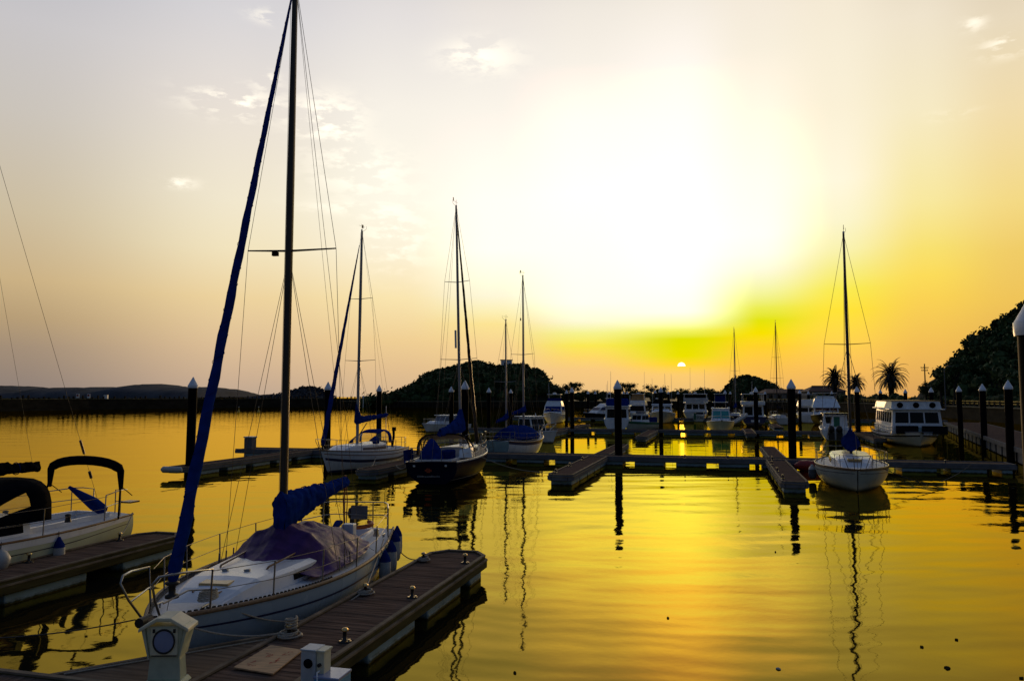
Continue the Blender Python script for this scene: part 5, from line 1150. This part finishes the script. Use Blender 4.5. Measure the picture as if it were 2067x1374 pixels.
def cruiser(label, px_, Y, rz, Ln, Bm, fb, fs, hull, cat='motor boat', name='motor_boat', deckm=deckw, railh=.6, trimm_=None, tw=.92, flare=.5):
    p = far(px_, 800, Y); b = thing(name, (p.x, Y, 0), rz, label, cat); H = Hull(Ln, Bm, fb, lerp(fs, fb, .35), fs, tw=tw, tm=.35, rb=Ln*.09, rs=-.05, full=2.2, p=2.6, flare=flare, tz=-.4, draft=.5)
    H.skin(hull, b, 20, 8); H.deckmesh(deckm, b, nt=16, nf=6); H.rail(trimm_ or gel, b, .05)
    if railh:
        m = MB()
        for sd in (1,-1):
            pts = [Vector((sd*(H.hb(t)-.08), (t-.5)*Ln, H.sh(t)+railh)) for t in (.5,.6,.7,.8,.9,.97)]; m.tube(pts, .022, 5)
            for p_ in pts: m.tube([p_-Vector((0,0,railh)), p_], .018, 5)
        m.build('bow_rail', steel, b)
    return b, H
TOW = head(0,-1); AWY = head(0,1)       # bow toward the camera / away from it
b, H = cruiser('small white pilothouse boat behind the navy yacht, bow to the left', 897, 93, head(-.5,-.85), 6.6, 2.5, 1.0, .8, gel)
tier(b, 'cabin', -1.6, 1.0, 1.0, .9, .8, 1.9, .55, .1, gel, 2, 3, 0, (.45,.9), greyglass); slab(b, 'roof', -2.2, .75, 1.02, 1.91, .08, whitep); tier(b, 'foredeck_trunk', .9, 2.3, .8, .6, .95, 1.3, .5, 0, gel)
b, H = cruiser('white open backed cabin boat with rod holders right of the ketch', 1078, 72, head(.8,-.55), 6.2, 2.2, 1.1, .75, gel)
tier(b, 'cabin', -1.3, .8, .9, .82, .75, 2.3, .45, .05, gel, 2, 2, 1, (.1,.88), glass); slab(b, 'roof', -1.8, .75, .95, 2.31, .07, whitep)
m = MB()
for i in range(6): m.tube([(-.8+i*.32,-2.6,.8),(-.8+i*.32,-2.7,1.35)], .025, 5)
m.build('rod_holder', steel, b); MB().tube([(.6,1.5,1.1),(.55,2.4,1.75),(0,2.9,1.85),(-.55,2.4,1.75),(-.6,1.5,1.1)], .035, 6).build('bow_hoop', whitep, b); MB().lathe([(.02,0),(.05,.05),(.02,.3)], (0,.2,2.38), 8).build('mast_light', whitep, b)
MB().box(.3,.7,-3.25,-3.05,.3,1.2).build('outboard_motor', iron, b)
Y = 120; b, H = cruiser('white flybridge cruiser with a blue windscreen cover left of centre, bow to camera', 1118, Y+4, TOW+.1, 10.5, 3.5, 1.75, 1.1, gel)
tier(b, 'cabin', -3.5, 2.2, 1.5, 1.35, 1.2, 2.75, 1.2, .1, gel, 1, 3, 1, (.4,.92), blue, .08); tier(b, 'flybridge', -2.8, .9, 1.35, 1.1, 2.76, 3.5, .9, 0, gel, 0, 0); tier(b, 'windscreen', -2., .0, 1.05, 1., 3.51, 3.95, .3, 0, blued); frame_posts(b, (-2.2,-.4), 1.0, 3.5, 4.5); slab(b, 'hardtop', -2.6, .2, 1.1, 4.5, .08); MB().lathe([(.3,0),(.32,.1),(.25,.22),(.05,.26)], (0,-1.2,4.58), 12).build('radar_dome', whitep, b); whip(b, 1.0,-2, 3.6, 6.5); MB().lathe([(.02,0),(.17,.05),(.17,.3),(.02,.35)], (0,2.2,1.9), 10).build('searchlight', black, b)
MB().tube([(0,H.L/2-.3,1.78),(0,H.L/2+.35,1.72)], .08, 6).build('anchor_roller', steel, b)
b, H = cruiser('black hulled cruiser with a white cabin in the gap left of the big centre pile', 1216, 138, TOW-.75, 8.5, 3.0, 1.4, 1.0, blackhull)
tier(b, 'cabin', -2.2, 2.4, 1.25, 1.05, 1.2, 2.35, 1.4, .1, gel, 1, 2, 0, (.5,.92), bluestripe); tier(b, 'flybridge', -1.8, .6, 1.1, .9, 2.36, 2.95, .7, 0, gel); frame_posts(b, (-1.6,), .9, 2.95, 3.8); slab(b, 'radar_arch', -1.8, -1.3, .95, 3.8, .1); whip(b, .8, -1.6, 2.9, 6.4)
Y = 101; b, H = cruiser('white boat with a blue canvas upper enclosure half hidden by the big centre pile', 1248, Y, AWY+.06, 8.5, 3.3, 1.6, 1.35, gel)
H.band(bluestripe, b, H.zq(.75), H.zq(.3), 'navy_band', .0, .97); tier(b, 'cabin', -3.2, 2.2, 1.5, 1.4, 1.3, 2.9, 1.0, .0, gel, 2, 3, 2, (.12,.8), glass); slab(b, 'upper_deck', -3.6, 1.6, 1.65, 2.91, .12); tier(b, 'canvas_enclosure', -2.9, .6, 1.45, 1.3, 3.04, 3.95, .6, .2, blue, bev=.15); whip(b, -1.2,-2.7, 3.9, 6.2); whip(b, -.8,-2.7, 3.9, 7.4)
b, H = cruiser('flybridge boat with tan curtains right of the big centre pile', 1290, 140, AWY, 10, 3.4, 1.6, 1.2, hullgrey)
tier(b, 'cabin', -3.6, 2.5, 1.5, 1.35, 1.3, 2.9, 1.2, .0, gel, 2, 3, 1, (.2,.8), glass); tier(b, 'flybridge', -3.2, .8, 1.4, 1.25, 2.95, 3.5, .6, 0, gel); tier(b, 'tan_enclosure', -2.8, .2, 1.15, .95, 3.51, 4.6, .4, .2, tanc, bev=.05); slab(b, 'hardtop', -3.0, .3, 1.1, 4.61, .08); frame_posts(b, (-3.1,), 1.35, 1.2, 4.4, .05, whitep); MB().lathe([(.05,0),(.35,.08),(.35,.14),(.05,.2)], (0,-1.2,4.7), 10).build('radar_dome', whitep, b); whip(b, 1.2,-2.8, 3.5, 8.6)
b, H = cruiser('small open boat with a green gunwale and low wheelhouse in front of the cruisers', 1292, 99, TOW-.55, 6.6, 2.3, 1.1, .8, hullgrey, trimm_=greenp, railh=0)
H.band(greenp, b, lambda t: 0., lambda t: .16, 'green_gunwale', .0, .99, off=.03); tier(b, 'wheelhouse', -.9, .9, .8, .72, .8, 1.95, .3, .1, gel, 2, 2, 1, (.4,.85), glass); slab(b, 'roof', -1.0, .8, .8, 1.96, .06, whitep); bevel(MB().box(-.75,.1,-2.7,-1.2,.8,1.55).build('engine_cover', blued, b), .15, 3); tier(b, 'roof_box', -.6, .4, .5, .45, 2.03, 2.3, .1, .1, fascia)
m = MB(); m.tube([(.5,-2.8,.9),(.7,-3.1,1.5)], .03, 6); m.lathe([(.02,0),(.16,.05),(.16,.4),(.02,.45)], (.75,-2.2,.8), 10); m.build('net_hauler', orange, b)
Y = 121; b, H = cruiser('large white cabin cruiser with a black windscreen behind a pile, bow to camera', 1336, Y+4, TOW+.05, 11.5, 4.2, 1.9, 1.2, hullgrey)
tier(b, 'foredeck_trunk', 1.2, 4.0, 1.5, 1.1, 1.75, 2.2, 1.6, 0, gel); tier(b, 'cabin', -3.6, 2.4, 1.7, 1.5, 1.3, 2.72, 1.1, .1, gel, 3, 3, 0, (.5,.9), glass); slab(b, 'brow', -3.6, 1.5, 1.65, 2.73, .3); tier(b, 'black_canvas', -3., .4, 1.55, 1.2, 3.04, 3.7, .7, .2, black); frame_posts(b, (-2.6,-.5), 1.3, 3.05, 4.9); slab(b, 'hardtop', -2.8, -.3, 1.3, 4.7, .06, black); whip(b, 1.55,-2, 3.0, 7.2); whip(b, -1.55,-2.2, 3.0, 7.9); whip(b, -.5,-2.5, 4.7, 8.0); MB().lathe([(.05,0),(.28,.05),(.28,.25),(.05,.35)], (.9,-.8,3.7), 10).build('radar_dome', whitep, b)
Y = 141; b, H = cruiser('two storey white motor yacht with slatted upper balcony, stern to camera', 1403, Y+4, AWY+.04, 12, 4.4, 1.9, 1.4, hullgrey)
tier(b, 'cabin', -4.6, 3., 2.0, 1.85, 1.4, 3.0, 1.2, 0, gel, 2, 4, 3, (.32,.86), glass); slab(b, 'upper_deck', -5.6, 2.4, 2.2, 3.01, .1); m = MB()
for i in range(22): x = -2.1+i*.2; m.box(x, x+.13, -5.55, -5.5, 3.12, 3.85)
m.box(-2.15,2.25,-5.58,-5.48,3.86,3.93); m.build('slatted_balcony', whitep, b); tier(b, 'upper_cabin', -4.2, .8, 1.7, 1.6, 3.12, 4.55, .6, 0, black, bev=.05); slab(b, 'hardtop', -5.6, 1., 2.15, 4.58, .14, whitep); frame_posts(b, (-5.4,-2.), 2.05, 3.1, 4.6, .05, whitep); whip(b, -.9,-3, 4.7, 9.6); whip(b, 1.7,-3, 4.7, 9.2); MB().lathe([(.05,0),(.3,.1),(.3,.2),(.05,.3)], (0,-2,4.73), 10).build('radar_dome', whitep, b)
b, H = cruiser('small pale boat with three dark digits on its stern, below the two storey yacht', 1412, 131, AWY-.05, 6, 2.1, 1.1, 1.15, hullgrey, railh=0)
tier(b, 'cuddy', -.4, 1.6, .8, .65, .9, 1.7, .5, .1, hullgrey, 1, 1, 1, (.3,.8), glass); MB().box(-.75,-.4,-3.25,-3.0,.4,1.5).build('outboard_motor', greenp, b)
fc = bpy.data.curves.new('stern_digits', 'FONT'); fc.body = '736'; fc.size = .62; fc.extrude = .01; fc.align_x = 'CENTER'; fo = bpy.data.objects.new('stern_digits', fc); COL.objects.link(fo); fo.parent = b; fo.location = (.25,-3.10,.5); fo.rotation_euler = (PI/2,0,0); fo.data.materials.append(ink); me_ = bpy.data.meshes.new_from_object(fo.evaluated_get(bpy.context.evaluated_depsgraph_get())); bpy.data.objects.remove(fo); fo = bpy.data.objects.new('stern_digits', me_); COL.objects.link(fo); fo.parent = b; fo.location = (.25,-3.10,.5); fo.rotation_euler = (PI/2,0,0); fo.scale = (1.15,1,1)
Y = 93; b, H = cruiser('cream hulled cuddy boat with teal tinted windscreen and blue canvas tower, bow to camera', 1454, Y+3.5, TOW+.03, 8.2, 3.4, 1.3, .9, cream)
tier(b, 'cabin', -1.6, 1.2, 1.15, 1.02, 1.1, 2.62, .5, .1, gel, 2, 2, 0, (.28,.86), tealglass); slab(b, 'roof', -2.2, .8, 1.12, 2.63, .12, whitep); frame_posts(b, (-1.5,-.3), .68, 2.7, 3.6, .035); slab(b, 'tower_deck', -1.8, .0, .95, 3.45, .08, whitep); tier(b, 'tower_canvas', -1.4, -.4, .62, .58, 3.54, 4.35, .05, .05, blued, bev=.03); slab(b, 'tower_top', -1.8, .0, .75, 4.5, .06, whitep); frame_posts(b, (-1.6,-.2), .68, 3.5, 4.5, .025); tier(b, 'foredeck_trunk', 1.1, 2.6, .9, .6, 1.15, 1.45, .6, 0, gel)
MB().tube([(0,H.L/2-.6,1.3),(0,H.L/2+.25,1.3)], .1, 6).build('anchor_roller', iron, b); m = MB()
for sd in (1,-1): m.lathe([(.02,0),(.13,.03),(.13,.12),(.02,.16)], (sd*.95,.3,2.76), 8)
m.build('roof_lamp', whitep, b)
Y = 112; b, H = cruiser('flybridge cruiser with a blue transom and white hardtop beside the pile, stern to camera', 1517, Y+4, AWY+.02, 10.5, 3.5, 1.7, 1.3, bluestripe)
tier(b, 'cabin', -3.2, 2.6, 1.5, 1.4, 1.3, 2.9, 1.2, 0, gel, 2, 3, 2, (.1,.88), glass); tier(b, 'flybridge', -4.2, .9, 1.6, 1.65, 2.95, 3.5, .8, 0, gel); frame_posts(b, (-3.8,-.5), 1.45, 3.5, 4.5, .03, whitep); slab(b, 'hardtop', -4.2, .4, 1.55, 4.5, .1, whitep); tier(b, 'helm_console', -2.2, -1., .9, .8, 3.51, 4.1, .2, 0, black); MB().lathe([(.05,0),(.3,.1),(.3,.2),(.05,.3)], (-.1,-2,4.6), 10).build('radar_dome', whitep, b); MB().box(-.45,.75,-H.L/2-.03,-H.L/2-.005,.55,.85).build('name_plate', whitep, b); slab(b, 'swim_platform', -H.L/2-.7, -H.L/2-.04, 1.4, .3, .08, teak); whip(b, -.05,-2, 4.8, 6.5)
p = far(1492, 838, 108); r = thing('inflatable_dinghy', (p.x, p.y, 1.0), rad(70), 'grey inflatable dinghy hanging tilted behind the blue transom cruiser', 'dinghy'); r.rotation_euler = (0, rad(-28), rad(5))
m = MB()
for sd in (1,-1): m.tube([(-1.15,sd*.5,0),(-.9,sd*.5,0),(.6,sd*.5,.02),(1.1,sd*.3,.1),(1.3,0,.16)], [.1,.2,.2,.19,.17], 10)
m.build('tube', fendw, r); MB().box(-.95,.9,-.4,.4,-.12,-.06).build('floor', fascia, r); MB().box(-.98,-.9,-.42,.42,-.1,.22).build('transom', wood, r)
Y = 124; b, H = cruiser('white sedan boat tucked behind the thin pile right of the thick pile', 1627, Y+3, AWY, 9, 3.2, 1.6, 1.2, gel)
tier(b, 'cabin', -3.2, 2., 1.4, 1.3, 1.25, 2.6, 1., 0, gel, 2, 3, 2, (.35,.85), glass); tier(b, 'canopy', -3.6, .8, 1.5, 1.2, 2.65, 3.75, .8, .35, whitep); MB().tube([(-1.3,-3.9,1.3),(-1.3,-3.9,2.6)], .1, 8).build('rolled_awning', whitep, b); frame_posts(b, (-3.4,-.5), 1.1, 3.7, 4.5, .025); slab(b, 'hardtop', -3.5, .0, 1.15, 4.5, .06)
Y = 110; b, H = cruiser('white flybridge cruiser with maroon windows and a broad sloping brow, bow to camera', 1666, Y+5, TOW-.08, 11.5, 4.2, 1.75, 1.2, blackhull)
tier(b, 'cabin', -3.8, 2.2, 1.75, 1.65, 1.4, 2.55, .9, 0, gel, 3, 4, 0, (.45,.95), brownred); tier(b, 'brow', -3.8, 1.9, 1.95, 1.45, 2.56, 3.95, 1.9, .1, gel, 0, 0, 0, bev=.08); slab(b, 'fly_panel', -2.2, -.2, 1.25, 3.96, .3, whitep); frame_posts(b, (-2.6,-.6), 1.45, 3.95, 4.75, .025); slab(b, 'sunshade_rail', -2.8, -.4, 1.75, 4.7, .05); tier(b, 'foredeck_trunk', 1.8, 4., 1.4, 1.0, 1.6, 2.05, 1.2, 0, gel); whip(b, 0,1.05, 2.9, 3.9, 'wiper'); m = MB()
for x in (-1.0,-.5,.0,.6): m.lathe([(.02,0),(.15,.05),(.15,.3),(.02,.4)], (x,3.6,1.75), 8)
m.build('foredeck_fender', fendw, b)
Y = 74; b, H = cruiser('white fishing boat with a dark green door, stern to camera, behind the right sailboat', 1683, Y+3.5, AWY-.08, 7.5, 2.9, 1.4, 1.0, gel, railh=.5)
H.band(blackhull, b, H.zq(.42), H.zq(-.02), 'dark_boot_band', .0, .95); tier(b, 'cabin', -1.0, 1.8, 1.15, 1.08, 1.0, 2.45, .5, .0, gel, 2, 2, 0, (.4,.85), glass); slab(b, 'roof', -1.5, 1.5, 1.25, 2.46, .1, blackhull); bevel(MB().box(-.12,.42,-1.03,-1.005,.9,2.2).build('door', greenp, b), .008); MB().box(-.95,-.35,-1.03,-1.004,1.55,2.2).build('window', glass, b); m = MB()
for sd in (1,-1): m.tube([(sd*1.2,-3.6,1.0),(sd*1.2,-3.6,1.75),(sd*1.3,-2.4,1.8),(sd*1.3,-1.2,1.8)], .03, 6)
m.build('side_rail', whitep, b); m = MB()
for x in (-.5,.2): m.box(x-.28,x+.28,-3.95,-3.75,.1,.75); m.lathe([(.02,.0),(.27,.05),(.3,.35),(.22,.6),(.05,.68)], (x,-3.85,.75), 10)
m.build('outboard_motor', iron, b); tier(b, 'splash_well', -3.3, -2.6, 1.1, 1.1, .95, 1.25, 0, 0, gel); MB().tube([(-.9,-2.6,1.1),(-1.1,-2.9,2.6)], .07, 6).build('davit', whitep, b)
# houseboat
p = M(16.5, 77.5, 0); b = thing('houseboat', p, TOW-.06, 'white houseboat with three round fans above its front windows at right', 'houseboat'); H = Hull(14.5, 4.5, 1.25, 1.0, .95, tw=.95, tm=.35, rb=.9, full=3.0, p=3.2, tz=-.4)
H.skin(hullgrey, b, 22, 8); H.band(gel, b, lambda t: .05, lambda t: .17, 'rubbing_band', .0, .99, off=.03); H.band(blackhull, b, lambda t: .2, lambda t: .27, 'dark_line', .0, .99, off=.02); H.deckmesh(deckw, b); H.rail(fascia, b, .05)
hs_ = tier(b, 'cabin', -6., 5.1, 2.0, 1.82, 1.0, 3.05, .3, 0, gel, 3, 7, 1, (.46,.9), glass, .05); slab(b, 'eave', -6.3, 5.15, 2.15, 3.06, .09, whitep)
pa = tier(b, 'roof_parapet', -6., 4.75, 1.95, 1.85, 3.16, 3.78, .12, .1, whitep, bev=.03); slab(b, 'roof', -6.1, 4.7, 1.95, 3.79, .05, tanc)
for x in (-1.25,0.,1.25):
    f_ = bevel(MB().box(x-.42,x+.42,4.72,4.80,3.2,3.72).build('fan_case', whitep, b), .02)
    m = MB(); m.lathe([(.02,.0),(.245,.0),(.245,.04),(.02,.05)], (0,0,0), 18); m.v = [(vx+x, 4.801+vz, vy+3.46) for vx,vy,vz in m.v]; fa = m.build('fan_opening', black, f_)
for x, w_ in ((-1.25,.95),(.85,.85)): bevel(MB().box(x-w_,x+w_,5.15,5.6,1.05,1.72).build('deck_locker', blackhull, b), .03)
m = MB()
for sd in (1,): 
    for z in (1.35,1.62): m.tube([(sd*2.12,-5,z),(sd*2.12,4.5,z),(sd*1.9,5.6,z)], .03, 6)
    for k in range(8): m.tube([(sd*2.12,-5+k*1.35,1.0),(sd*2.12,-5+k*1.35,1.62)], .025, 6)
m.build('side_rail', whitep, b); MB().box(-.25,.25,5.12,5.35,1.05,1.6).build('gas_locker', teal, b)
MB().tube([(0,7.0,1.25),(0,7.35,1.2)], .09, 6).build('anchor_roller', iron, b)
# small things afloat
rg_ = random.Random(12)
for i, (px_, py, lab) in enumerate(((1348,1246,'brown leaf floating in the yellow water below centre'), (1571,1349,'pale scrap of foam floating near the bottom edge'), (1912,1347,'dark twig cluster floating at the lower right'), (1930,1290,'pair of dark leaves floating at the right'), (1862,1305,'small dark leaf floating left of the pair of leaves'), (1565,1113,'tiny leaf floating left of the pile reflection'), (1040,1357,'dark scrap floating near the bottom centre'), (2062,1368,'dark weed scrap in the bottom right corner'))):
    p = at(px_, py, .006); m = MB(); s_ = .014 if i not in (1,2) else .034
    for k in range(1 if i == 1 else 3):
        a = rg_.random()*6; c = Vector((rg_.uniform(-1,1)*s_*1.3, rg_.uniform(-1,1)*s_*1.3, 0)) if k else Vector()
        ring = [(c.x+s_*math.cos(j*PI/4)*(1 if i == 1 else 1.3), c.y+s_*.55*math.sin(j*PI/4+a), .004+.012*(j % 2)) for j in range(8)]
        m.add([(c.x,c.y,.025)]+ring+[(x,y,-.01) for x,y,z in ring], [(0,j+1,(j+1)%8+1) for j in range(8)]+[(j+1,j+9,(j+1)%8+9,(j+1)%8+1) for j in range(8)])
    o = m.build('floating_leaf' if i != 1 else 'foam_scrap', beam if i != 1 else whitep); o.location = p; tag(o, lab, 'leaf' if i != 1 else 'litter', 'scraps floating on the water')
